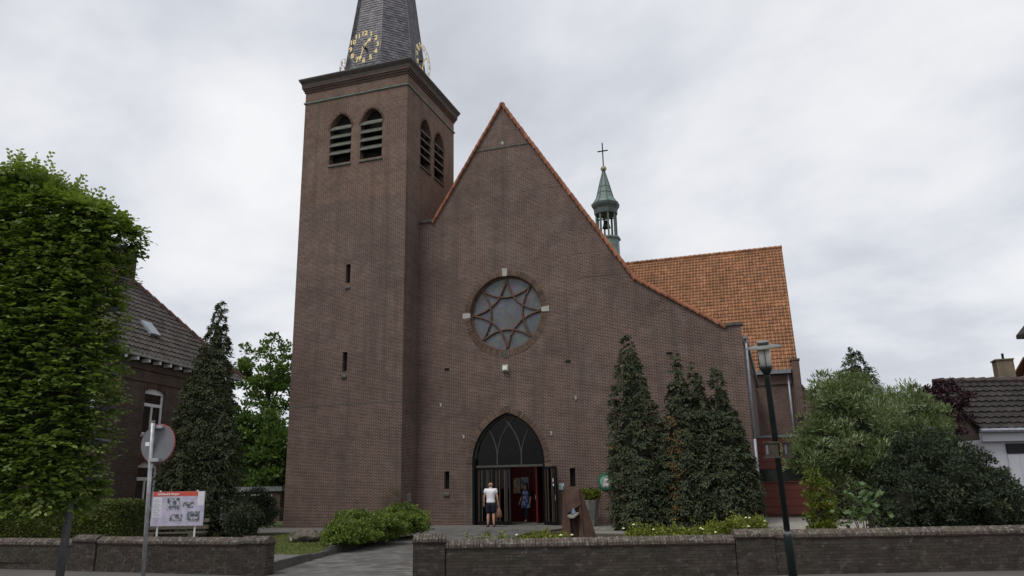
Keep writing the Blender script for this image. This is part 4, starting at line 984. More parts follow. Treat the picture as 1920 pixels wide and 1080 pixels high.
DH = thing('gabled_house', 'dark eaves corner of a house at the edge above the garage', 'house', (c.x + 4, c.y + 3, 0), math.atan2(.3223, .9465)); dm = local(DH)
co = dm.inverted() @ c
obj('wall', MB().box((co.x + .7, co.y - 6.2, -.2), (co.x + 8, co.y - .3, co.z)), 'brick_house', DH, dm)
obj('roof', MB().prism([(co.x - .2, co.y, co.z - .12), (co.x - .2, co.y, co.z + .08), (co.x + 4, co.y, co.z + 4.4), (co.x + 8.4, co.y, co.z - .1)], (0, -6.5, 0)), 'dark_tile', DH, dm)

# ------------------------------------------------------------------ street furniture
lb = Vector((.02, 13.60, -.2)); lt = Vector((-.10, 12.53, 3.22)); ax = (Vector((-.06, 13.22, 3.2)) - lb)
LP = thing('street_lamp', 'dark green lamp post with flat round shade, leaning slightly, before the wall', 'lamp', lb)
ltop = at(1437, 696, 12.0); lbot = at(1492, 1118, 12.0); lbot = lbot + (lbot - ltop) * (( -.2 - lbot.z) / (lbot.z - ltop.z))
def along(s): return lbot.lerp(ltop, s)
up = (ltop - lbot).normalized(); H_ = (ltop - lbot).length
q = up.to_track_quat('Z', 'Y').to_matrix().to_4x4(); q.translation = lbot
obj('pole', MB().lathe([(.047, 1.0), (.045, H_ - .1), (.04, H_)], n=14), 'lamp_green', LP, q, smooth=True)
obj('base_sleeve', MB().lathe([(.070, -.1), (.068, 1.0), (.05, 1.04)], n=14), 'lamp_green', LP, q, smooth=True)
obj('collar', MB().lathe([(.053, 1.04), (.053, 1.08)], n=14), 'galv', LP, q)
obj('lamp_holder', MB().lathe([(.04, H_ - .06), (.098, H_ + .04), (.10, H_ + .085)], n=16), 'lamp_green', LP, q, smooth=True)
lg = obj('lamp_glass', MB().lathe([(.086, H_ + .085), (.094, H_ + .375)], n=18), 'opal', LP, q, smooth=True)
obj('reflector', MB().lathe([(.05, H_ + .376), (.05, H_ + .38)], n=12), 'galv', lg, q)
for k in range(3):
    t = R_(40 + 120 * k); obj('strut', MB().tube([(.10 * math.cos(t), .10 * math.sin(t), H_ + .07), (.103 * math.cos(t), .103 * math.sin(t), H_ + .40)], .006, 5), 'lamp_green', LP, q)
sh_ = obj('lamp_shade', MB().lathe([(.10, H_ + .392), (.275, H_ + .372), (.28, H_ + .38), (.11, H_ + .415), (.09, H_ + .415)], n=28), 'lamp_cap', LP, q, smooth=True)
obj('cap', MB().lathe([(.085, H_ + .415), (.09, H_ + .45), (.108, H_ + .455), (.105, H_ + .472), (.02, H_ + .48)], n=20), 'lamp_cap', sh_, q, smooth=True)
ds = thing('direction_sign', 'weathered brown wooden sign panels clamped halfway up the lamp post', 'sign', along(.62))
fp = along(.655)
for nm, rz, x0, x1 in (('panel', 26, -.20, .0), ('panel', 62, .055, .22)):
    m = T_(fp) @ Matrix.Rotation(R_(rz - 10), 4, 'Z')
    p_ = obj('panel', MB().box((x0, -.10, -.10), (x1, -.07, .10)), 'old_wood', ds, m)
    obj('rail', MB().box((x0 - .02, -.12, .101), (x1 + .02, -.04, .125)).box((x0 - .02, -.12, -.125), (x1 + .02, -.04, -.101)), 'old_wood', p_, m)
    obj('slat', MB().box((x0 + .01, -.112, -.07), (x0 + .04, -.101, .07)), 'signback', p_, m)
obj('clamp', MB().box((-.015, -.075, .13), (.012, -.062, .26)), 'white', ds, T_(fp))

sp0 = at(266, 1130, 11.85); sp0.z = -.2; sp1 = at(287, 792, 11.8)
TS = thing('traffic_sign', 'round traffic sign seen from its grey back on a galvanised post', 'sign', sp0)
obj('post', MB().tube([sp0, sp1], .032, 10), 'galv', TS, smooth=True)
obj('post_cap', MB().tube([sp1, sp1 + Vector((0, 0, .03))], [.036, .03], 10), plain('post_cap', (.13, .14, .11), .6), TS)
dc = at(293, 832, 11.8); fw = Vector((-.10, .99, 0)).normalized(); frz = math.atan2(-fw.x, fw.y)    # front of the disc looks away from the camera
dq = fw.to_track_quat('Z', 'Y').to_matrix().to_4x4(); dq.translation = dc + fw * .035
obj('disc', MB().lathe([(.288, -.006), (.296, .0)], n=40), 'signback', TS, dq)
obj('rim', MB().lathe([(.297, -.008), (.302, .003), (.298, .012), (.285, .012)], n=40, cap=False), 'signred', TS, dq)
obj('face', MB().lathe([(.285, .001), (.28, .006)], n=40), 'white', TS, dq)
for s in (-.245, .255):
    obj('bracket', MB().box((-.09, -.045, -.025), (.09, .028, .025)), 'galv', TS, T_(dc + Vector((0, 0, s))) @ Matrix.Rotation(frz, 4, 'Z'))
lx = fw.cross(Vector((0, 0, 1)))
sq = T_(dc + fw * .022 + Matrix.Rotation(frz, 3, 'Z') @ Vector((-.16, 0, .0))) @ Matrix.Rotation(frz, 4, 'Z')
obj('sticker', MB().box((-.05, -.0, -.03), (.05, .004, .03)), 'white', TS, sq)

# notice board with printed photographs
bl, br_ = at(281, 987, 20), at(379.5, 988, 20); ex = (br_ - bl); ex.z = 0; bwid = ex.length; ex.normalize(); brz = math.atan2(ex.y, ex.x)
IB = thing('notice_board', 'white and lilac notice board with a red heading on two posts', 'notice board', (bl.x, bl.y, -.03), brz)
im = local(IB); bz0 = bl.z + .03; bh_ = .865
def board_mat(name, base, var, sc=9): return plain(name, base, .55, var=var, scale=sc, bmp=0)
pn = obj('panel', MB().box((0, 0, bz0), (bwid, .03, bz0 + bh_)), board_mat('lilac_print', (.47, .44, .56), .22, 5), IB, im)
obj('header', MB().box((.015, -.003, bz0 + bh_ - .115), (bwid * .865, .001, bz0 + bh_ - .003)), board_mat('red_print', (.56, .085, .06), .04), pn, im)
wp_ = board_mat('white_print', (.66, .64, .70), .06)
obj('text_block', MB().box((.03, -.003, bz0 + .22), (.26, .001, bz0 + bh_ - .14)), wp_, pn, im)
obj('text_block', MB().box((bwid * .87, -.003, bz0 + .5), (bwid - .015, .001, bz0 + bh_ - .01)), wp_, pn, im)
tl = MB()
for k in range(11): tl.box((.045, -.006, bz0 + .26 + k * .04), (.245 - .03 * (k % 3), -.004, bz0 + .272 + k * .04))
obj('text_lines', tl, board_mat('grey_print', (.36, .35, .40), .1), pn, im)
bwm = []
m_, t_, b_, o2_ = new_mat('old_photograph'); L(t_, ramp(t_, noise(t_, 11, 6, .75), [(.38, (.03, .035, .05)), (.5, (.16, .17, .2)), (.6, (.6, .6, .66))]), b_.inputs['Base Color']); M['photo'] = m_
for (x0, x1, z0, z1) in ((.29, .53, .41, .70), (.60, .80, .44, .60), (.36, .60, .12, .29), (.68, .93, .10, .36)):
    obj('photograph', MB().box((bwid * x0, -.003, bz0 + z0), (bwid * x1, .001, bz0 + z1)), 'photo', pn, im)
me = text_mesh('Schildwerk Bergen', .075, .002, 'LEFT'); obj('lettering', me, 'white', pn, im @ T_((.13, -.005, bz0 + bh_ - .062)) @ Matrix.Rotation(math.pi/2, 4, 'X'))
for x in (.17, bwid - .22): obj('post', MB().tube([(x, .06, -.2), (x, .06, bz0 + bh_ + .03)], .025, 8), 'white', IB, im)
bc = at(322, 1000, 21.5)
BN = thing('garden_bench', 'weathered wooden bench half hidden behind the notice board', 'bench', (bc.x, bc.y, -.03), brz); bnm = local(BN)
for x in (-.55, .55): obj('leg', MB().box((x - .07, -.06, -.1), (x + .07, .3, .50)), 'wood', BN, bnm)
for z, dy in ((.84, .30), (.66, .28), (.50, .0)):
    obj('slat', MB().box((-.9, dy, z - .05), (.9, dy + .045, z + .05)), 'wood', BN, bnm)
for k in range(3): obj('slat', MB().box((-.9, -.05 + k * .11, .503), (.9, .05 + k * .11 , .54)), 'wood', BN, bnm)
for x in (-.55, .55): obj('back_post', MB().box((x - .04, .3455, .4), (x + .04, .40, .92)), 'wood', BN, bnm)

# boulder
bm2 = bmesh.new(); bmesh.ops.create_icosphere(bm2, subdivisions=4, radius=1)
from mathutils import noise as mn
for v in bm2.verts:
    p = v.co.copy(); n_ = mn.noise(p * 1.3 + Vector((3, 1, 7))) * .22 + mn.noise(p * 3.1) * .09 + mn.noise(p * 8) * .03
    p = p * (1 + n_); p.x *= .46; p.y *= .34; p.z *= .25; p.z = max(p.z, -.2); v.co = p
me = bpy.data.meshes.new('boulder'); bm2.to_mesh(me); bm2.free()
bo = at(571, 1014, 24.0); bw_ = obj('boulder', me, 'boulder', None, T_((bo.x, bo.y, .17)) @ Matrix.Rotation(R_(20), 4, 'Z'))
tag(bw_, 'rough brown boulder with a small plaque on the lawn by the tower', 'boulder')
obj('plaque', MB().box((-.05, -.01, -.04), (.05, .01, .05)), 'stone', bw_, T_((bo.x - .22, bo.y - .40, .12)) @ Matrix.Rotation(R_(-20), 4, 'Z'))

# rusted steel sculpture: three folded plates leaning together
SC = thing('steel_sculpture', 'rusted folded steel sculpture with a small stone ledge before the portal', 'sculpture', (-5.95, 23.7, -.03))
def plate(name, pts, th, m='corten'):
    n = (Vector(pts[1]) - Vector(pts[0])).cross(Vector(pts[2]) - Vector(pts[0])).normalized() * th
    obj(name, MB().prism(pts, n), m, SC)
plate('plate', [(-6.44, 23.5, -.05), (-6.10, 23.35, -.05), (-6.18, 23.5, .8), (-6.38, 23.68, 1.56)], .03)
plate('plate', [(-6.38, 23.72, 1.58), (-6.22, 23.45, .75), (-5.84, 23.62, 1.0), (-5.93, 23.78, 1.42)], .03)
plate('plate', [(-6.28, 23.62, -.05), (-5.70, 23.62, -.05), (-5.86, 23.7, 1.0), (-6.2, 23.66, .9)], .03)
plate('plate', [(-5.88, 23.4, -.05), (-5.72, 23.38, -.05), (-5.90, 23.75, 1.47), (-5.95, 23.75, 1.1)], .03)
plate('plate', [(-5.72, 23.4, -.05), (-5.42, 23.75, -.05), (-5.86, 23.8, 1.40), (-5.905, 23.76, 1.5)], .03)
obj('ledge', MB().prism([(-6.18, 23.26, .66), (-6.08, 23.2, .62), (-5.96, 23.2, .63), (-5.86, 23.3, .72), (-5.9, 23.6, .74), (-6.14, 23.6, .70)], (0, 0, .05)), 'concrete', SC)
obj('glazed_figure', MB().lathe([(.07, .0), (.075, .05), (.05, .11), (.02, .17)], n=9), plain('blue_white_glaze', (.17, .21, .30), .35, var=.9, scale=11), SC, T_((-6.02, 23.36, .73)), smooth=True)

# planter and its plant, round green sign, white plate
PT = thing('planter', 'tall octagonal concrete planter by the church wall', 'planter', (-7.35, 31.0, 0))
obj('bowl', MB().lathe([(.27, 0), (.30, .25), (.43, .95), (.43, 1.0), (.38, 1.0), (.36, .9)], (-7.35, 31.0, 0), 8, ang0=R_(10)), 'concrete', PT)
RS2 = thing('round_sign', 'round green ringed sign with a pale figure on the church wall', 'sign', (-6.81, FY, 1.35))
gq = T_((-6.81, FY - .02, 1.69)) @ Matrix.Rotation(math.pi/2, 4, 'X')
obj('ring', MB().lathe([(.21, 0), (.345, 0), (.35, .02), (.33, .04), (.22, .04)], n=30), 'green_ring', RS2, gq)
obj('disc', MB().lathe([(.25, .041), (.245, .046)], n=26), plain('sign_pale_green', (.20, .35, .28), .5, var=.2), RS2, gq)
obj('figure', MB().prism([(-.10, -.22, .048), (.12, -.20, .048), (.14, .02, .048), (.05, .16, .048), (-.06, .12, .048), (-.12, -.05, .048)], (0, 0, .006)), plain('pale_pink_print', (.55, .48, .5), .5, var=.5, scale=9), RS2, gq)
tag(obj('wall_plate', MB().box((-8.83, FY - .03, 1.40), (-8.60, FY - .002, 1.66)), plain('pale_blue_plate', (.5, .58, .62), .4)), 'small pale blue square plate on the wall beside the open door', 'sign')

# ------------------------------------------------------------------ vegetation
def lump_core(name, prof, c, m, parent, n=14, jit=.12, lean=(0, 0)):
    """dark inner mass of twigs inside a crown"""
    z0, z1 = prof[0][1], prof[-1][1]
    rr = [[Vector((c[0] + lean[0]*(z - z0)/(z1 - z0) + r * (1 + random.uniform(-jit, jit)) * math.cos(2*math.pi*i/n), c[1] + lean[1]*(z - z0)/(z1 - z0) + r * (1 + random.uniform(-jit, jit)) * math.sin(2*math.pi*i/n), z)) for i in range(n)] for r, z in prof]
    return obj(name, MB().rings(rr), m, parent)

def conifer(lab, c, h, prof, mat_, dens=1.0, lean=(0, 0), tips=None, group=None, brown=None, seed=1, plume=.34, bare=0.0):
    """prof: list of (height fraction, radius); tips: several leaders as (dx, dy, h, prof)"""
    global rng
    rng = np.random.default_rng(seed)
    t = thing('cypress_tree', lab, 'tree', (c[0], c[1], -.03), group=group)
    leaders = tips or [(0, 0, h, prof)]
    Cs, Rs, Os, Tb = [], [], [], []
    for (dx, dy, hh, pf) in leaders:
        zf = [p[0] for p in pf]; rf_ = [p[1] for p in pf]
        obj('trunk', MB().tube([(c[0] + dx*.6, c[1] + dy*.6, -.1), (c[0] + dx, c[1] + dy, hh*.45), (c[0] + dx + lean[0]*.9, c[1] + dy + lean[1]*.9, hh*.93)], [.14, .09, .02], 7), 'bark', t)
        zz = np.linspace(.01, .95, 14)
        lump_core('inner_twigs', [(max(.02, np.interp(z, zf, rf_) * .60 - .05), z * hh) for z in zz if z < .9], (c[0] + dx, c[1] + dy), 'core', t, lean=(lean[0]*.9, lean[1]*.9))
        area = sum(2*math.pi*np.interp(z, zf, rf_)*hh*.01 for z in np.arange(0, 1, .01)); n = int(area * 46 * dens)
        wts = np.array([np.interp(z, zf, rf_) + .04 for z in np.linspace(0, 1, 200)]); wts /= wts.sum()
        z = rng.choice(np.linspace(0, 1, 200), n, p=wts) + rng.uniform(-.003, .003, n); z = np.clip(z, .004, 1)
        th = rng.uniform(0, 2*math.pi, n); R0 = np.interp(z, zf, rf_)
        lob = 1 + .13*np.sin(3*th + 5*z) + .10*np.sin(7*th - 9*z + 1.3) + rng.normal(0, .07, n)
        o = np.stack([np.cos(th), np.sin(th), np.zeros(n)], 1)
        C = o * (R0 * lob * .90)[:, None]; C[:, 0] += c[0] + dx + lean[0]*z; C[:, 1] += c[1] + dy + lean[1]*z; C[:, 2] = z * hh
        s = plume * (.55 + .6 * np.minimum(1, R0 / 1.0)) * rng.uniform(.7, 1.3, n)
        Cs.append(C); Rs.append(np.stack([s*.75, s*.75, s*.8], 1)); Os.append(o)
        tb = rng.normal(0, .16, n)
        if brown is not None: tb += np.where(np.exp(-((C[:, 0] - brown[0])/brown[2])**2) * (C[:, 2] < brown[1]) * rng.uniform(.3, 1, n) > .55, 1.0, 0)
        Tb.append(tb)
    C, Rr, O, tb = np.concatenate(Cs), np.concatenate(Rs), np.concatenate(Os), np.concatenate(Tb)
    per = 24; m = len(C); idx = np.repeat(np.arange(m), per)      # flat drooping sprays, each a fan of scale-leaf twiglets
    ax = norm(O * .75 + np.array([0, 0, -.25]) + rng.normal(0, .38, O.shape)); nr = norm(O * .45 + np.array([0, 0, .85]) + rng.normal(0, .3, O.shape)); sd_ = norm(np.cross(ax, nr))
    ph = rng.uniform(-1.25, 1.25, len(idx)); dirn = ax[idx] * np.cos(ph)[:, None] + sd_[idx] * np.sin(ph)[:, None]
    sz = Rr[idx, :1]; rr_ = rng.uniform(0, 1, (len(idx), 1)); P = C[idx] + dirn * sz * rr_ * .85 - np.array([0, 0, 1.0]) * sz * (rr_ ** 2) * .35 + rng.normal(0, .012, (len(idx), 3))
    D = norm(dirn + np.array([0, 0, -.35]) * rr_ + rng.normal(0, .2, dirn.shape)); N = norm(nr[idx] + rng.normal(0, .3, dirn.shape))
    tint = np.clip(.42 + tb[idx] + .18 * rr_[:, 0] + rng.normal(0, .08, len(idx)), 0, 1)
    if brown is not None: tint = np.where(tb[idx] > .7, 1.0, np.minimum(tint, .88))
    obj('crown', leaves('crown', P, D, N, rng.uniform(.06, .12, len(P)), .42, tint, .1), mat_, t)
    return t
PC = [(0, .95), (.08, 1.2), (.25, 1.12), (.45, .92), (.6, .70), (.75, .40), (.88, .2), (.96, .12), (1, .04)]
ca = on_y(1201, 900, 28.7)
conifer('tall narrow cypress, the single-topped one against the church wall', (ca.x, 28.7), 7.05, [(0, .90), (.06, 1.04), (.25, 1.05), (.42, .94), (.55, .78), (.68, .63), (.80, .42), (.88, .30), (.95, .18), (1, .07)], 'cypress_brown', group='cypresses against the church', seed=3, lean=(-.22, 0), plume=.30)
cb_ = on_y(1333, 900, 29.0)
pfB = [(0, .85), (.08, 1.0), (.35, .98), (.52, .75), (.68, .45), (.82, .27), (.93, .15), (1, .04)]
conifer('broad cypress with three separate tops beside the drainpipe', (cb_.x, 29.0), 6.0, None, 'cypress_brown', tips=[(-.92, -.1, 6.2, pfB), (-.30, .1, 5.95, pfB), (.50, .0, 5.68, pfB), (.85, .2, 4.3, [(0, .6), (.3, .75), (.7, .5), (1, .1)])], group='cypresses against the church', brown=(cb_.x - 1.12, 4.2, .28), seed=5, plume=.28)
cl_ = at(363, 1000, 27)
conifer('dark cypress with bent tip standing between the brick house and the tower', (cl_.x, cl_.y), 8.6, [(0, 1.0), (.07, 1.25), (.25, 1.22), (.42, 1.06), (.55, .86), (.66, .66), (.76, .48), (.85, .32), (.93, .17), (1, .05)], 'cypress', group='cypresses', seed=8, lean=(.34, .1), plume=.30, dens=1.25)
cr_ = at(1632, 900, 33)
conifer('dark conifer top rising behind the pale-leaved shrub', (cr_.x, cr_.y), at(1600, 640, 33).z + .03, [(0, 1.9), (.4, 1.6), (.7, .95), (.82, .6), (.92, .34), (1, .05)], 'cypress', seed=12, plume=.4, dens=.7)

def branchy(t, base, top, crownpts, m='bark', r0=.12, nb=10):
    mb = MB(); base, top = Vector(base), Vector(top)
    mb.tube([base, base.lerp(top, .5) + Vector((.05, .03, 0)), top], [r0, r0*.75, r0*.35], 8)
    o = obj('trunk', mb, m, t); lm = MB()
    for k in np.linspace(0, len(crownpts) - 1, nb).astype(int):
        q = Vector(crownpts[k]); s = base.lerp(top, random.uniform(.55, 1.0)); md = s.lerp(q, .5) + Vector((0, 0, .15))
        lm.tube([s, md, q], [r0*.4, r0*.25, r0*.08], 6)
    obj('limbs', lm, m, t)
def blob_points(c, R3, n, power=.45, flat=-.6):
    """clump centres filling an uneven ellipsoid, mostly near its surface"""
    d = sph(n); d[:, 2] = np.maximum(d[:, 2], flat); r = rng.uniform(power, 1, n) ** .5
    lob = 1 + .12*np.sin(4*d[:, 0] + 2.1) + .12*np.sin(5*d[:, 1] + 3*d[:, 2]) 
    return np.array(c) + d * np.array(R3) * (r * lob)[:, None]
def bush(name, lab, cat, parts, mat_, leafs, aspect, per=60, clr=.3, group=None, core=True, seed=1, base=None, up=.3, stem=True, tvar=.18, nclump=None, jitter=.6, grad=None):
    """parts: list of (centre, radii, clumps)"""
    global rng
    rng = np.random.default_rng(seed); c0 = parts[0][0]
    t = thing(name, lab, cat, base or (c0[0], c0[1], -.03), group=group)
    allC = []
    for (c, R3, n) in parts: allC.append(blob_points(c, R3, n))
    C = np.concatenate(allC); C[:, 2] = np.maximum(C[:, 2], .12)
    s = clr * rng.uniform(.7, 1.3, len(C)); Rr = np.stack([s, s, s*.75], 1)
    P, D, N, idx = clump_cloud(C, Rr, per, (.3, 1), up, 0, jitter)
    tb = rng.normal(0, tvar, len(C)); tint = np.clip(.45 + tb[idx] + rng.normal(0, .17, len(idx)), 0, 1)
    obj('crown', leaves('crown', P, D, N, rng.uniform(leafs[0], leafs[1], len(P)), aspect, tint), mat_, t)
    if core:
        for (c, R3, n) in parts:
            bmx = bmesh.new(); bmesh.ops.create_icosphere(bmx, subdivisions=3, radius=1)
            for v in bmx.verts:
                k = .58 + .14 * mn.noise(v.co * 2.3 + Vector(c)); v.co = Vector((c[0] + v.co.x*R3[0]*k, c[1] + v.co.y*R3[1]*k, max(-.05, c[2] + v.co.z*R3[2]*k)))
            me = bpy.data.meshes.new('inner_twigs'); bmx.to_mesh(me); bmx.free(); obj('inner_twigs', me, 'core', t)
    if stem:
        b = Vector((c0[0], c0[1], -.1)); branchy(t, b, (c0[0], c0[1], c0[2]), C, r0=.05 + .02 * c0[2], nb=14)
    return t

# low bright shrubs along the kerb of the path
b1, b2, b3 = at(700, 1000, 22.5), at(768, 985, 25), at(660, 1012, 21.5)
bush('low_shrub', 'bright green spreading shrub filling the kerbed bed beside the path', 'shrub',
     [((b1.x - .75, b1.y + .8, .34), (1.15, 1.4, .52), 240), ((b2.x - .70, b2.y + 1.0, .42), (.80, 1.2, .55), 190), ((b3.x - .45, b3.y + .45, .26), (.62, .6, .33), 90), ((b1.x - 1.0, b1.y + 3.0, .38), (1.1, 1.4, .45), 110)],
     'lime', (.05, .10), .42, per=85, clr=.19, seed=21, stem=False, tvar=.2)
bush('climbing_plant', 'thin green climber at the corner of the tower', 'plant', [((-15.75, 30.3, 1.05), (.55, .15, .75), 60)], 'hedge', (.03, .06), .5, per=9, clr=.14, seed=22, core=False, stem=False)
# dark shrubs left of the tower
d1, d2 = at(490, 960, 29), at(462, 965, 26.5)
bush('dark_shrub', 'dark evergreen shrub pressed against the tower corner', 'shrub', [((d1.x - .45, d1.y + .3, .75), (.72, .8, .85), 130)], 'dark_leaf', (.07, .12), .4, per=60, clr=.26, seed=23)
bush('dark_shrub', 'dark evergreen shrub between the cypress and the small shed', 'shrub', [((d2.x - .1, d2.y, .5), (.6, .6, .62), 100)], 'dark_leaf', (.06, .11), .4, per=60, clr=.24, seed=24)
# flowering ground shrubs behind the low wall
def flower_row(lab, pts, seed, n=60, hgt=.5):
    global rng
    rng = np.random.default_rng(seed); t = thing('flowering_shrub', lab, 'shrub', (*pts[0], -.03), group='flowering shrubs behind the wall')
    C, tall = [], []
    for k in range(n):
        s = rng.random(); i = min(int(s * (len(pts) - 1)), len(pts) - 2); f = s * (len(pts) - 1) - i
        x = pts[i][0] + (pts[i+1][0] - pts[i][0])*f + rng.normal(0, .15); y = pts[i][1] + (pts[i+1][1] - pts[i][1])*f + rng.normal(0, .3)
        C.append((x, y, hgt * rng.uniform(.5, 1.0) + .08))
    C = np.array(C); s = rng.uniform(.14, .24, n); P, D, N, idx = clump_cloud(C, np.stack([s, s, s*1.1], 1), 130, (.2, 1), .5)
    sp = []; 
    for k in range(26):                                # upright shoots
        c = C[rng.integers(n)]; hh = rng.uniform(.15, .42); m = 16; zz = rng.random(m)
        sp.append(np.stack([c[0] + rng.normal(0, .05, m), c[1] + rng.normal(0, .05, m), c[2] + zz * hh], 1))
    S = np.concatenate(sp); P = np.concatenate([P, S]); D = np.concatenate([D, norm(rng.normal(size=S.shape) + [0, 0, .4])]); N = np.concatenate([N, sph(len(S)) + [0, 0, 1]])
    obj('crown', leaves('crown', P, D, N, rng.uniform(.04, .075, len(P)), .5, np.clip(rng.normal(.55, .2, len(P)), 0, 1)), 'yellowgreen' if seed % 2 else 'lime', t)
    tw = MB()
    for c in C: tw.tube([(c[0], c[1], -.05), tuple(c)], .012, 4)
    obj('stems', tw, 'bark', t)
    for k in range(9):
        c = C[rng.integers(n)]; p = (c[0] + rng.normal(0, .12), c[1] - .15, c[2] + rng.uniform(.08, .25))
        obj('blossom', MB().lathe([(.008, 0), (.032, .014), (.026, .03), (.006, .036)], p, 7), 'flower', t)
z_of = lambda px, py, dep: at(px, py, dep)
fr = [at(x, 1000, 16.6) for x in (865, 930, 1000, 1060)]
flower_row('yellow-green flowering shrub behind the wall in front of the doorway', [(p.x, p.y) for p in fr], 31, 34, .34)
fr = [at(x, 1000, 17.2) for x in (1175, 1250, 1310, 1345)]
flower_row('yellow-green flowering shrub behind the wall below the triple cypress', [(p.x, p.y) for p in fr], 33, 36, .40)
fr = [at(x, 1000, 17.8) for x in (1330, 1400, 1440)]
flower_row('taller flowering shrub behind the wall at the raised pier', [(p.x, p.y) for p in fr], 35, 34, .52)
bush('planter_plant', 'yellow-green trailing plant spilling over the concrete planter', 'plant', [((-7.45, 30.95, 1.12), (.5, .4, .24), 60), ((-7.05, 30.9, 1.22), (.25, .2, .25), 18)], 'yellowgreen', (.06, .11), .5, per=40, clr=.12, seed=37, core=False, stem=False, base=(-7.35, 31.0, 1.0))

# right-hand garden shrubs
s1, s2, s3 = at(1610, 800, 21.5), at(1545, 800, 21.5), at(1700, 790, 22.5)
bush('pale_shrub', 'big shrub with narrow pale green leaves beside the red annex', 'shrub',
     [((s1.x, s1.y, 2.55), (1.25, 1.1, 1.75), 330), ((s2.x + .05, s2.y, 2.45), (.75, .85, 1.0), 170), ((s3.x, s3.y, 2.7), (1.2, .9, 1.35), 240), ((s2.x + .3, s2.y, 3.6), (.65, .6, .7), 80), ((s2.x - .7, s2.y + .1, 2.15), (.42, .45, .42), 30)],
     'willow', (.09, .17), .22, per=75, clr=.30, seed=41, up=.5, tvar=.2)
e1 = at(1765, 900, 19.6); e2 = at(1690, 900, 19.6); e3 = at(1862, 925, 19.8)
bush('rounded_bush', 'big dome of dark evergreen leaves leaning over the garden wall', 'shrub',
     [((e1.x, e1.y, 1.22), (1.6, 1.35, 1.36), 500), ((e2.x + .1, e2.y, .9), (1.0, 1.1, 1.08), 200), ((e3.x, e3.y, .75), (.95, 1.0, 1.05), 190)], 'dark_leaf', (.06, .115), .36, per=85, clr=.22, seed=43, up=.1, tvar=.2)
y1 = at(1537, 940, 19.2)
bush('yellow_shrub', 'yellow-green variegated shrub at the annex end of the wall', 'shrub', [((y1.x, y1.y, .8), (.33, .4, .95), 80)], 'yellowgreen', (.05, .09), .5, per=60, clr=.19, seed=45, core=False)
p1 = at(1775, 750, 27)
bush('purple_maple', 'purple-leaved maple in front of the garage roof', 'tree', [((p1.x, p1.y, p1.z), (.95, .6, .55), 60), ((p1.x - .75, p1.y, p1.z - .1), (.4, .4, .65), 26), ((p1.x - .2, p1.y, p1.z - .9), (.9, .5, .7), 40)], 'purple', (.08, .14), .6, per=34, clr=.2, seed=47, core=False)
# maple sapling with large leaves, each its own blade
sp_ = at(1615, 945, 17.6)
SP = thing('maple_sapling', 'young maple with large pale lobed leaves behind the wall', 'plant', (sp_.x, sp_.y, -.03))
def maple_leaf(t):
    pts = []
    for k in range(10):
        a = math.pi/2 + (k - .0) * 2*math.pi/10; r = (1.0 if k % 2 == 0 else .52) * (1.0 if k not in (4, 6) else .7)
        pts.append((r * math.cos(a), r * math.sin(a) + .55, .18 * abs(math.cos(a)) - .12 * r))
    m_ = MB(); m_.add([(0, .35, 0)] + pts, [(0, 1 + k, 1 + (k + 1) % 10) for k in range(10)], t); return m_.mesh('leaf')
ML = [maple_leaf(t) for t in (.1, .4, .7, 1)]
random.seed(4); stm = MB()
for k in range(8): stm.tube([(sp_.x, sp_.y, -.05), (sp_.x + random.uniform(-.3, .3), sp_.y + random.uniform(-.2, .2), .7), (sp_.x + random.uniform(-.55, .55), sp_.y + random.uniform(-.3, .3), random.uniform(.8, 1.6))], [.016, .011, .004], 5)
obj('stems', stm, 'bark', SP)
for k in range(150):
    x, z = random.gauss(0, .30), random.uniform(.3, 1.2); z += max(0, .55 - abs(x)) * random.uniform(0, .8); x = max(-.62, min(.62, x))
    m = T_((sp_.x + x, sp_.y + random.uniform(-.35, .3), z)) @ Matrix.Rotation(random.uniform(0, 6.28), 4, 'Z') @ Matrix.Rotation(R_(random.uniform(20, 75)), 4, 'X') @ Matrix.Rotation(random.uniform(-.5, .5), 4, 'Y') @ Matrix.Scale(random.uniform(.055, .105), 4)
    obj('leaf', random.choice(ML), 'sapling', SP, m)

# background trees between house and tower, and beyond
def tree(lab, c, h, R3, cz, n, mat_, seed, leafs=(.16, .3), per=60, clr=.65, extra=(), core=True):
    parts = [((c.x, c.y, cz), R3, n)] + list(extra)
    return bush('leafy_tree', lab, 'tree', parts, mat_, leafs, .6, per=per, clr=clr, seed=seed, core=core, group='trees behind the church', tvar=.22)
q1 = at(505, 700, 50); q2 = at(480, 850, 46); q3 = at(520, 880, 44)
tree('open-crowned oak rising behind the small shed', q1, 9, (2.6, 2.2, 2.1), q1.z, 75, 'deciduous', 51, leafs=(.14, .26), per=60, clr=.5, core=False, extra=[((q1.x + .8, q1.y, q1.z - 1.6), (2.1, 2, 1.6), 40)])
tree('bright green bushy tree in front of the oak', q2, 6, (2.2, 2.0, 2.9), 3.4, 170, 'deciduous', 53, extra=[((q2.x + 1.6, q2.y, 2.2), (1.5, 1.5, 2.2), 90)])
tree('dark green bushy tree close to the tower wall', q3, 5, (1.6, 1.4, 2.4), 2.6, 110, 'deciduous', 55)

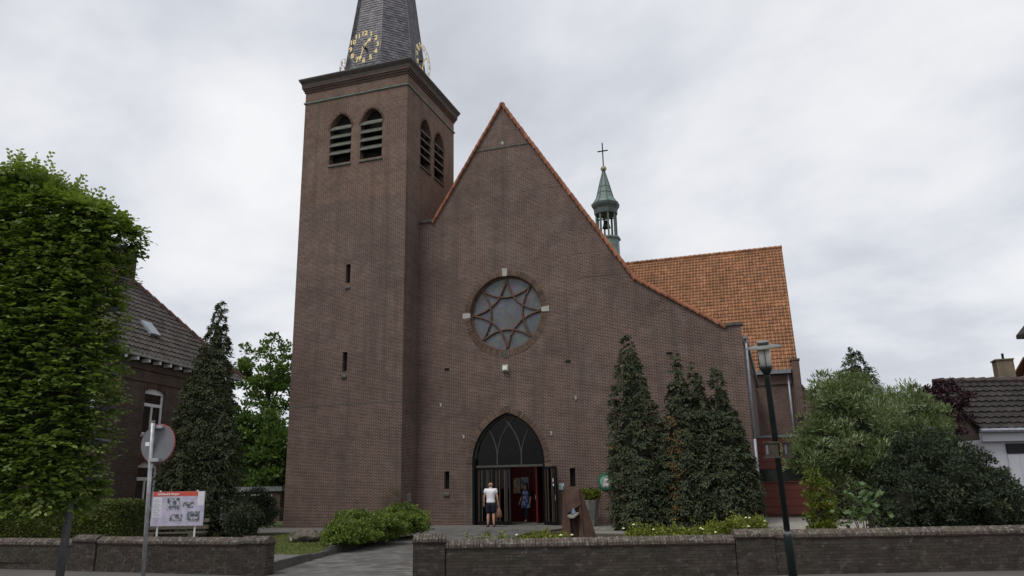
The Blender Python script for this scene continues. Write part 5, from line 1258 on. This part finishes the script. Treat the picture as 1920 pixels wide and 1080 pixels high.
# clipped hedge behind the left wall
h0, h1 = Vector((-21.2, 16.25, 0)), Vector((-16.05, 16.05, 0))
HG = thing('clipped_hedge', 'clipped green hedge behind the low wall under the hornbeam', 'hedge', (-17, 16.6, -.03))
rng = np.random.default_rng(61); n = 42000
u = rng.random(n); fz = rng.random(n); face = rng.random(n)
top = face > .78; x = h0.x + (h1.x - h0.x) * u; yb = h0.y + (h1.y - h0.y) * u
HZ = 1.38
P = np.stack([x, np.where(top, yb + rng.uniform(0, .9, n), yb + rng.normal(0, .035, n)), np.where(top, HZ + rng.normal(0, .025, n), fz * HZ)], 1)
endm = rng.random(n) > .93; P[endm, 0] = h1.x + rng.normal(0, .03, endm.sum()); P[endm, 1] = h1.y + rng.uniform(0, .9, endm.sum()); P[endm, 2] = rng.uniform(0, HZ, endm.sum())
O = np.where(top[:, None], [0, 0, 1.0], [0, -1.0, .2])
tn = .45 + .2*np.sin(P[:, 0]*3.1) * np.sin(P[:, 2]*4) + rng.normal(0, .2, n)
obj('crown', leaves('crown', P, O + rng.normal(0, .6, P.shape), O + rng.normal(0, .5, P.shape), rng.uniform(.035, .065, n), .5, np.clip(tn, 0, 1)), 'hedge', HG)
obj('inner_twigs', MB().add([(h0.x, h0.y + .05, -.1), (h1.x - .06, h1.y + .05, -.1), (h1.x - .06, h1.y + .95, -.1), (h0.x, h0.y + .95, -.1), (h0.x, h0.y + .05, HZ - .05), (h1.x - .06, h1.y + .05, HZ - .05), (h1.x - .06, h1.y + .95, HZ - .05), (h0.x, h0.y + .95, HZ - .05)], [(3,2,1,0),(4,5,6,7),(0,1,5,4),(1,2,6,5),(2,3,7,6),(3,0,4,7)]), 'core', HG)

# pleached hornbeam in front of the wall
rng = np.random.default_rng(71); random.seed(71)
ht = at(133, 935, 12.3); hb = at(112, 1080, 12.2); hb = hb + (hb - ht) * ((-.2 - hb.z) / (hb.z - ht.z))
HB = thing('hornbeam_tree', 'pleached hornbeam with a dense squared crown on a grey trunk', 'tree', hb)
exh = np.array([.9465, .3223, 0]); eyh = np.array([-.3223, .9465, 0]); hc = np.array([ht.x, ht.y, 0]) 
def hp(u, v, z): return hc + exh * u + eyh * v + np.array([0, 0, z])
obj('trunk', MB().tube([hb, ht, Vector(hp(.05, 0, 3.0)), Vector(hp(.0, 0, 6.0))], [.068, .056, .05, .02], 10), 'greybark', HB, smooth=True)
lm = MB()
for z in np.arange(1.8, 6.0, .55):
    for s in (-1, 1): lm.tube([hp(.02, 0, z), hp(s * .5, rng.normal(0, .1), z + .08), hp(s * (.3 if s > 0 else 1.6), rng.normal(0, .15), z + .12)], [.035, .025, .008], 6)
obj('limbs', lm, 'greybark', HB)
U0, U1, V0, V1, Z0, Z1 = -2.6, .20, -.62, .62, 1.55, 6.5
def top_z(u): return 6.62 - .48 * np.clip((u + 1.2) / 1.5, 0, 1) + .3 * np.clip((-.3 - u) / .6, 0, 1)
# dark inner mass of older leaves and twigs: an uneven, bumpy block
bmx = bmesh.new(); bmesh.ops.create_cube(bmx, size=1); bmesh.ops.subdivide_edges(bmx, edges=bmx.edges[:], cuts=14, use_grid_fill=True)
for v in bmx.verts:
    u = -1.25 + v.co.x * 2.45; vv_ = v.co.y * .62; z = 3.98 + v.co.z * 4.4
    k = 1 + .3 * mn.noise(Vector((u * 1.7, vv_ * 1.7, z * 1.7)))
    v.co = Vector(hp(u + .12 * mn.noise(Vector((z * 2, u, 1))), vv_ * k, z + .25 * mn.noise(Vector((u * 2, vv_ * 3, 4)))))
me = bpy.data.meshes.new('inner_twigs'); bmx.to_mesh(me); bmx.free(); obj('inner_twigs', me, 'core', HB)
PP, DD, NN, TT, SS = [], [], [], [], []
tw = MB()
def twig(p, d, L_, nl, size, tbase, addstem=False):
    d = d / np.linalg.norm(d); side = np.cross(d, [0, 0, 1.0]); side /= max(1e-6, np.linalg.norm(side)); nrm = np.cross(side, d); nrm = nrm if nrm[2] > 0 else -nrm
    nrm = nrm + rng.normal(0, .25, 3)
    for k in range(nl):
        f = (k + .6) / nl; q = p + d * L_ * f + np.array([0, 0, -.10 * f * f * L_])
        s = 1 if k % 2 else -1
        PP.append(q); DD.append(d * .55 + side * s * .85 + rng.normal(0, .18, 3) + np.array([0, 0, -.18])); NN.append(nrm + rng.normal(0, .25, 3)); TT.append(tbase + rng.normal(0, .10) + .25 * f - .1); SS.append(size * rng.uniform(.75, 1.2) * (1 - .25 * f))
    if addstem: tw.tube([p, p + d * L_ * .5, p + d * L_ - np.array([0, 0, .1 * L_])], [.006, .004, .002], 4)
def bumps(u, z, v): return .13 * mn.noise(Vector((u * 1.9, z * 1.9, v))) + .07 * mn.noise(Vector((u * 5, z * 5, v + 3)))
for k in range(4900):
    face = rng.random()
    u = rng.uniform(U0, U1); z = rng.uniform(Z0, 1) if False else rng.uniform(Z0, Z1); v = rng.uniform(V0, V1)
    if face < .62: p = (u, V0 + .02 + bumps(u, z, 0) + rng.uniform(-.02, .22), min(z, top_z(u))); d = np.array([rng.normal(0, .55), -1, rng.normal(.1, .3)])
    elif face < .84: p = (U1 + bumps(v, z, 9) - rng.uniform(-.02, .2) + .08 * math.sin(z * 2.3), v, min(z, top_z(U1))); d = np.array([1, rng.normal(-.2, .6), rng.normal(.1, .3)])
    elif face < .94: p = (u, v, top_z(u) + bumps(u, v, 5) - rng.uniform(0, .15)); d = np.array([rng.normal(0, .5), rng.normal(-.2, .5), 1.0])
    else: p = (u, v, Z0 + rng.uniform(-.12, .15) + .2 * mn.noise(Vector((u * 2, v, 0)))); d = np.array([rng.normal(0, .7), rng.normal(-.5, .6), -.35])
    dw = exh * d[0] + eyh * d[1] + np.array([0, 0, d[2]])
    dark = .35 + .22 * mn.noise(Vector((p[0] * 1.5, p[2] * 1.5, p[1] * 1.5))) 
    twig(hp(*p), dw, rng.uniform(.18, .38), int(rng.integers(5, 9)), .105 * rng.uniform(.75, 1.3), dark)
for k in range(1100):                                  # fill the upper and lower edge of the block
    u = rng.uniform(U0, U1); v = rng.uniform(V0, V1); z = top_z(u) - rng.uniform(.05, .85) if k % 3 else rng.uniform(Z0, Z0 + .6)
    d = np.array([rng.normal(0, .6), rng.normal(-.4, .6), rng.normal(.3, .4)]); twig(hp(u, v, z), exh * d[0] + eyh * d[1] + np.array([0, 0, d[2]]), rng.uniform(.18, .36), 7, .105, .3)
for k in range(210):                                   # longer young shoots beyond the clipped face
    w_ = rng.random(); z = rng.uniform(Z0 - .1, Z1)
    if w_ < .42: u = rng.uniform(U0, U1 - .05); p = (u, rng.uniform(V0, V1), top_z(u) - .05); d = np.array([rng.normal(.15, .3), rng.normal(0, .25), 1.0]); L_ = rng.uniform(.3, .62)
    elif w_ < .85: p = (U1 - .05, rng.uniform(V0, V1 * .5), z if z < top_z(U1) else top_z(U1)); d = np.array([1, rng.normal(-.1, .3), rng.normal(.15, .2)]); L_ = rng.uniform(.3, .55)
    else: p = (rng.uniform(U0, U1), V0, Z0); d = np.array([rng.normal(.3, .5), -.4, -.7]); L_ = rng.uniform(.2, .4)
    dw = exh * d[0] + eyh * d[1] + np.array([0, 0, d[2]]); twig(hp(*p), dw, L_, int(L_ * 22), .09, .8, True)
obj('crown', leaves('crown', np.array(PP), np.array(DD), np.array(NN), np.array(SS) * 1.02, .62, np.array(TT), .2), 'hornbeam', HB)
tag(obj('young_shoots', tw, 'bark', HB), kind='stuff')

# ------------------------------------------------------------------ people
def skin_mesh(name, joints, edges, sub=2):
    me = bpy.data.meshes.new(name); keys = list(joints); ix = {k: i for i, k in enumerate(keys)}
    me.from_pydata([joints[k][0] for k in keys], [(ix[a], ix[b]) for a, b in edges], [])
    o = bpy.data.objects.new(name, me); col.objects.link(o)
    o.modifiers.new('Skin', 'SKIN'); sm = o.modifiers.new('Sub', 'SUBSURF'); sm.levels = sub; sm.render_levels = sub
    for i, k in enumerate(keys):
        r = joints[k][1]; o.data.skin_vertices[0].data[i].radius = r if isinstance(r, tuple) else (r, r); o.data.skin_vertices[0].data[i].use_root = (i == 0)
    dg = bpy.context.evaluated_depsgraph_get(); res = bpy.data.meshes.new_from_object(o.evaluated_get(dg)); bpy.data.objects.remove(o)
    res.polygons.foreach_set('use_smooth', [True] * len(res.polygons)); res.name = name; return res
def body_joints(hgt, pose, female=False):
    k = hgt / 1.78; w = .92 if female else 1.0
    J = {'pelvis': ((0, 0, .95), (.145, .105)), 'waist': ((0, 0, 1.10), (.13*w, .10)), 'chest': ((0, 0, 1.32), (.155*w, .11)), 'collar': ((0, -.005, 1.45), (.10, .075)),
         'neck': ((0, 0, 1.52), (.054, .054)), 'jaw': ((0, .012, 1.59), (.072, .082)), 'head': ((0, .008, 1.67), (.092, .108)), 'crown': ((0, 0, 1.735), (.072, .085))}
    E = [('pelvis', 'waist'), ('waist', 'chest'), ('chest', 'collar'), ('collar', 'neck'), ('neck', 'jaw'), ('jaw', 'head'), ('head', 'crown')]
    for s, sd in ((-1, 'l'), (1, 'r')):
        P_ = pose[sd]
        J[sd+'sh'] = ((s*.195*w, 0, 1.43), .060); J[sd+'el'] = (P_['el'], .043); J[sd+'wr'] = (P_['wr'], (.028, .028))
        wr, el = Vector(P_['wr']), Vector(P_['el']); fd = (wr - el).normalized(); pd = (fd + Vector((0, .12, -.5))).normalized()
        palm = wr + pd * .075; J[sd+'pm'] = (tuple(palm), (.036, .022))
        E += [('collar', sd+'sh'), (sd+'sh', sd+'el'), (sd+'el', sd+'wr'), (sd+'wr', sd+'pm')]
        for i, (off, ln) in enumerate(((-.03, .062), (-.01, .075), (.011, .07), (.03, .055))):
            b = palm + Vector((0, off, 0)) + pd * .02; m1 = b + pd * ln * .6; tp = b + pd * ln + Vector((-s*.02, .0, .004))
            J[sd+f'f{i}'] = (tuple(m1), .0085); J[sd+f't{i}'] = (tuple(tp), .007); E += [(sd+'pm', sd+f'f{i}'), (sd+f'f{i}', sd+f't{i}')]
        th = wr + pd * .03 + Vector((-s*.01, .045, 0)); J[sd+'th'] = (tuple(th), .010); J[sd+'tt'] = (tuple(th + pd * .04 + Vector((0, .012, 0))), .008); E += [(sd+'wr', sd+'th'), (sd+'th', sd+'tt')]
        J[sd+'hp'] = ((s*.095, 0, .90), .092); J[sd+'kn'] = (P_['kn'], .064); J[sd+'cf'] = (tuple(Vector(P_['kn']).lerp(Vector(P_['an']), .35) + Vector((0, -.012, 0))), .064); J[sd+'an'] = (P_['an'], .036); J[sd+'to'] = (P_['to'], (.036, .026))
        E += [('pelvis', sd+'hp'), (sd+'hp', sd+'kn'), (sd+'kn', sd+'cf'), (sd+'cf', sd+'an'), (sd+'an', sd+'to')]
    return {n: (tuple(Vector(p) * k), tuple(a * k for a in (r if isinstance(r, tuple) else (r, r)))) for n, (p, r) in J.items()}, E
def sub_skin(name, J, chain, grow):
    keys = []
    [keys.append(x) for e in chain for x in e if x not in keys]
    return skin_mesh(name, {k: (J[k][0], tuple(a + g for a, g in zip(J[k][1], (grow if isinstance(grow, tuple) else (grow, grow))))) for k in keys}, chain)

# man in white shirt, seen from behind, facing the door
pose = {'l': {'el': (-.275, -.02, 1.17), 'wr': (-.29, .03, .93), 'kn': (-.115, .02, .50), 'an': (-.125, -.02, .09), 'to': (-.14, .14, .035)},
        'r': {'el': (.275, -.02, 1.17), 'wr': (.30, .02, .93), 'kn': (.115, .0, .50), 'an': (.125, -.04, .09), 'to': (.15, .12, .035)}}
J, E_ = body_joints(1.78, pose)
MX, MY, MRZ = -11.33, 30.55, R_(8)
MN = thing('person', 'person in white polo shirt and dark shorts standing before the door, seen from behind', 'person', (MX, MY, 0), MRZ); pm = local(MN)
obj('body', skin_mesh('body', J, E_), 'skin', MN, pm)
J['shm_l'] = (tuple(Vector(J['lsh'][0]).lerp(Vector(J['lel'][0]), .62)), (.058, .058)); J['shm_r'] = (tuple(Vector(J['rsh'][0]).lerp(Vector(J['rel'][0]), .62)), (.058, .058))
J['hem'] = ((0, 0, .90), (.16, .12)); J['hm2'] = ((0, 0, 1.0), (.165, .125)); J['bust'] = ((0, -.005, 1.33), (.182, .13))
obj('shirt', sub_skin('shirt', J, [('hem', 'hm2'), ('hm2', 'waist'), ('waist', 'bust'), ('bust', 'collar'), ('collar', 'lsh'), ('lsh', 'shm_l'), ('collar', 'rsh'), ('rsh', 'shm_r')], .045), 'shirt', MN, pm)
obj('shirt_collar', MB().lathe([(.085, 1.475), (.08, 1.54), (.07, 1.54)], n=14, cap=False), 'shirt', MN, pm)
J['lk2'] = (tuple(Vector(J['lhp'][0]).lerp(Vector(J['lkn'][0]), 1.0)), (.06, .06)); J['rk2'] = (tuple(Vector(J['rhp'][0]).lerp(Vector(J['rkn'][0]), 1.0)), (.06, .06))
J['belt'] = ((0, 0, 1.03), (.148, .108))
obj('shorts', sub_skin('shorts', J, [('belt', 'pelvis'), ('pelvis', 'lhp'), ('lhp', 'lk2'), ('pelvis', 'rhp'), ('rhp', 'rk2')], .06), 'navy', MN, pm)
for s in (-1, 1):
    obj('shoe', MB().rings([[Vector((s*.132 + .05*math.cos(t)*a, -.01 + .13*math.sin(t)*a, z)) for t in np.linspace(0, 2*math.pi, 13)[:-1]] for a, z in ((.9, 0), (1, .02), (.95, .05), (.6, .09))]), plain('brown_sandal', (.08, .045, .035), .7) if s < 0 else bpy.data.materials['brown_sandal'], MN, pm)
    obj('ear', MB().lathe([(.004, -.03), (.016, 0), (.004, .03)], (s*.088, .0, 1.65), 8), 'skin', MN, pm)
obj('hair', MB().rings([[Vector((.081*a*math.cos(t), .095*a*math.sin(t) - .006, z)) for t in np.linspace(math.pi*1.02, math.pi*1.98, 12)] for a, z in ((.85, 1.57), (1.03, 1.62), (1.05, 1.67))], cap=False, close=False), plain('cropped_grey_hair', (.30, .22, .18), .8), MN, pm)
bgc = pm @ Vector((.325, .03, .78))
BG = thing('carrier_bag', 'brown carrier bag hanging from the hand of the white-shirted person', 'bag', (bgc.x, bgc.y, .34))
obj('sack', MB().rings([[bgc + Vector((a*math.cos(t), b*math.sin(t), z)) for t in np.linspace(0, 2*math.pi, 15)[:-1]] for a, b, z in ((.10, .05, -.43), (.125, .075, -.40), (.13, .08, -.28), (.10, .06, -.14), (.05, .035, -.06), (.03, .02, -.02))]), 'bag', BG, smooth=True)
obj('handle', MB().tube([bgc + Vector((-.03, 0, -.04)), bgc + Vector((-.02, 0, .05)), bgc + Vector((.02, 0, .05)), bgc + Vector((.03, 0, -.04))], .01, 6), 'bag', BG)

# woman in a blue patterned tunic, walking out of the vestibule
pose = {'l': {'el': (-.24, -.04, 1.15), 'wr': (-.27, .10, .95), 'kn': (-.09, .10, .50), 'an': (-.08, .16, .09), 'to': (-.08, .30, .04)},
        'r': {'el': (.25, -.05, 1.15), 'wr': (.31, .02, .93), 'kn': (.09, -.02, .50), 'an': (.09, -.18, .12), 'to': (.10, -.06, .04)}}
J, E_ = body_joints(1.68, pose, True)
WO = thing('person', 'person with dark hair in a blue patterned tunic stepping out of the doorway', 'person', (-11.02, 34.25, 0), R_(172)); wm = local(WO)
obj('body', skin_mesh('body', J, E_), 'skin', WO, wm)
k = 1.68 / 1.78
obj('tunic', MB().rings([[Vector((a*math.cos(t)*k, b*math.sin(t)*k + .012, z*k)) for t in np.linspace(0, 2*math.pi, 21)[:-1]] for a, b, z in ((.235, .175, .66), (.225, .165, .80), (.20, .15, .95), (.165, .13, 1.12), (.185, .145, 1.30), (.175, .125, 1.42), (.09, .08, 1.49))], cap=False), 'dress', WO, wm, smooth=True)
obj('sleeves', sub_skin('sleeves', J, [('lel', 'lsh'), ('lsh', 'collar'), ('collar', 'rsh'), ('rsh', 'rel')], .016), 'navy', WO, wm)
for s in 'lr': obj('legging', sub_skin('legging', J, [(s+'hp', s+'kn'), (s+'kn', s+'cf'), (s+'cf', s+'an')], .008), 'navy', WO, wm)
obj('hair', MB().rings([[Vector((a*math.cos(t)*k, (b*math.sin(t) - .02)*k, z*k)) for t in np.linspace(0, 2*math.pi, 17)[:-1]] for a, b, z in ((.09, .075, 1.53), (.105, .085, 1.60), (.105, .095, 1.70), (.09, .095, 1.765), (.04, .045, 1.80))]), 'hair_dark', WO, wm, smooth=True)
for s in (-1, 1): obj('eye', MB().lathe([(.003, -.01), (.012, 0), (.003, .01)], (s*.032*k, .094*k, 1.668*k), 8), 'black', WO, wm)
obj('nose', MB().lathe([(.012, -.02), (.010, .0), (.004, .025)], (0, .105*k, 1.64*k), 7), 'skin', WO, wm)
obj('mouth', MB().box((-.022, .078*k, 1.593*k), (.022, .09*k, 1.602*k)), plain('lips', (.30, .09, .08), .5), WO, wm)
for s in 'lr':
    a, b = Vector(J[s+'an'][0]), Vector(J[s+'to'][0]); obj('shoe', MB().tube([a - Vector((0, .03, .05)), a.lerp(b, .5) - Vector((0, 0, .02)), b], [.04, .042, .028], 9), plain('pale_shoe', (.30, .22, .19), .6), WO, wm)
# drop materials from the empty name space of unused data: nothing else to do
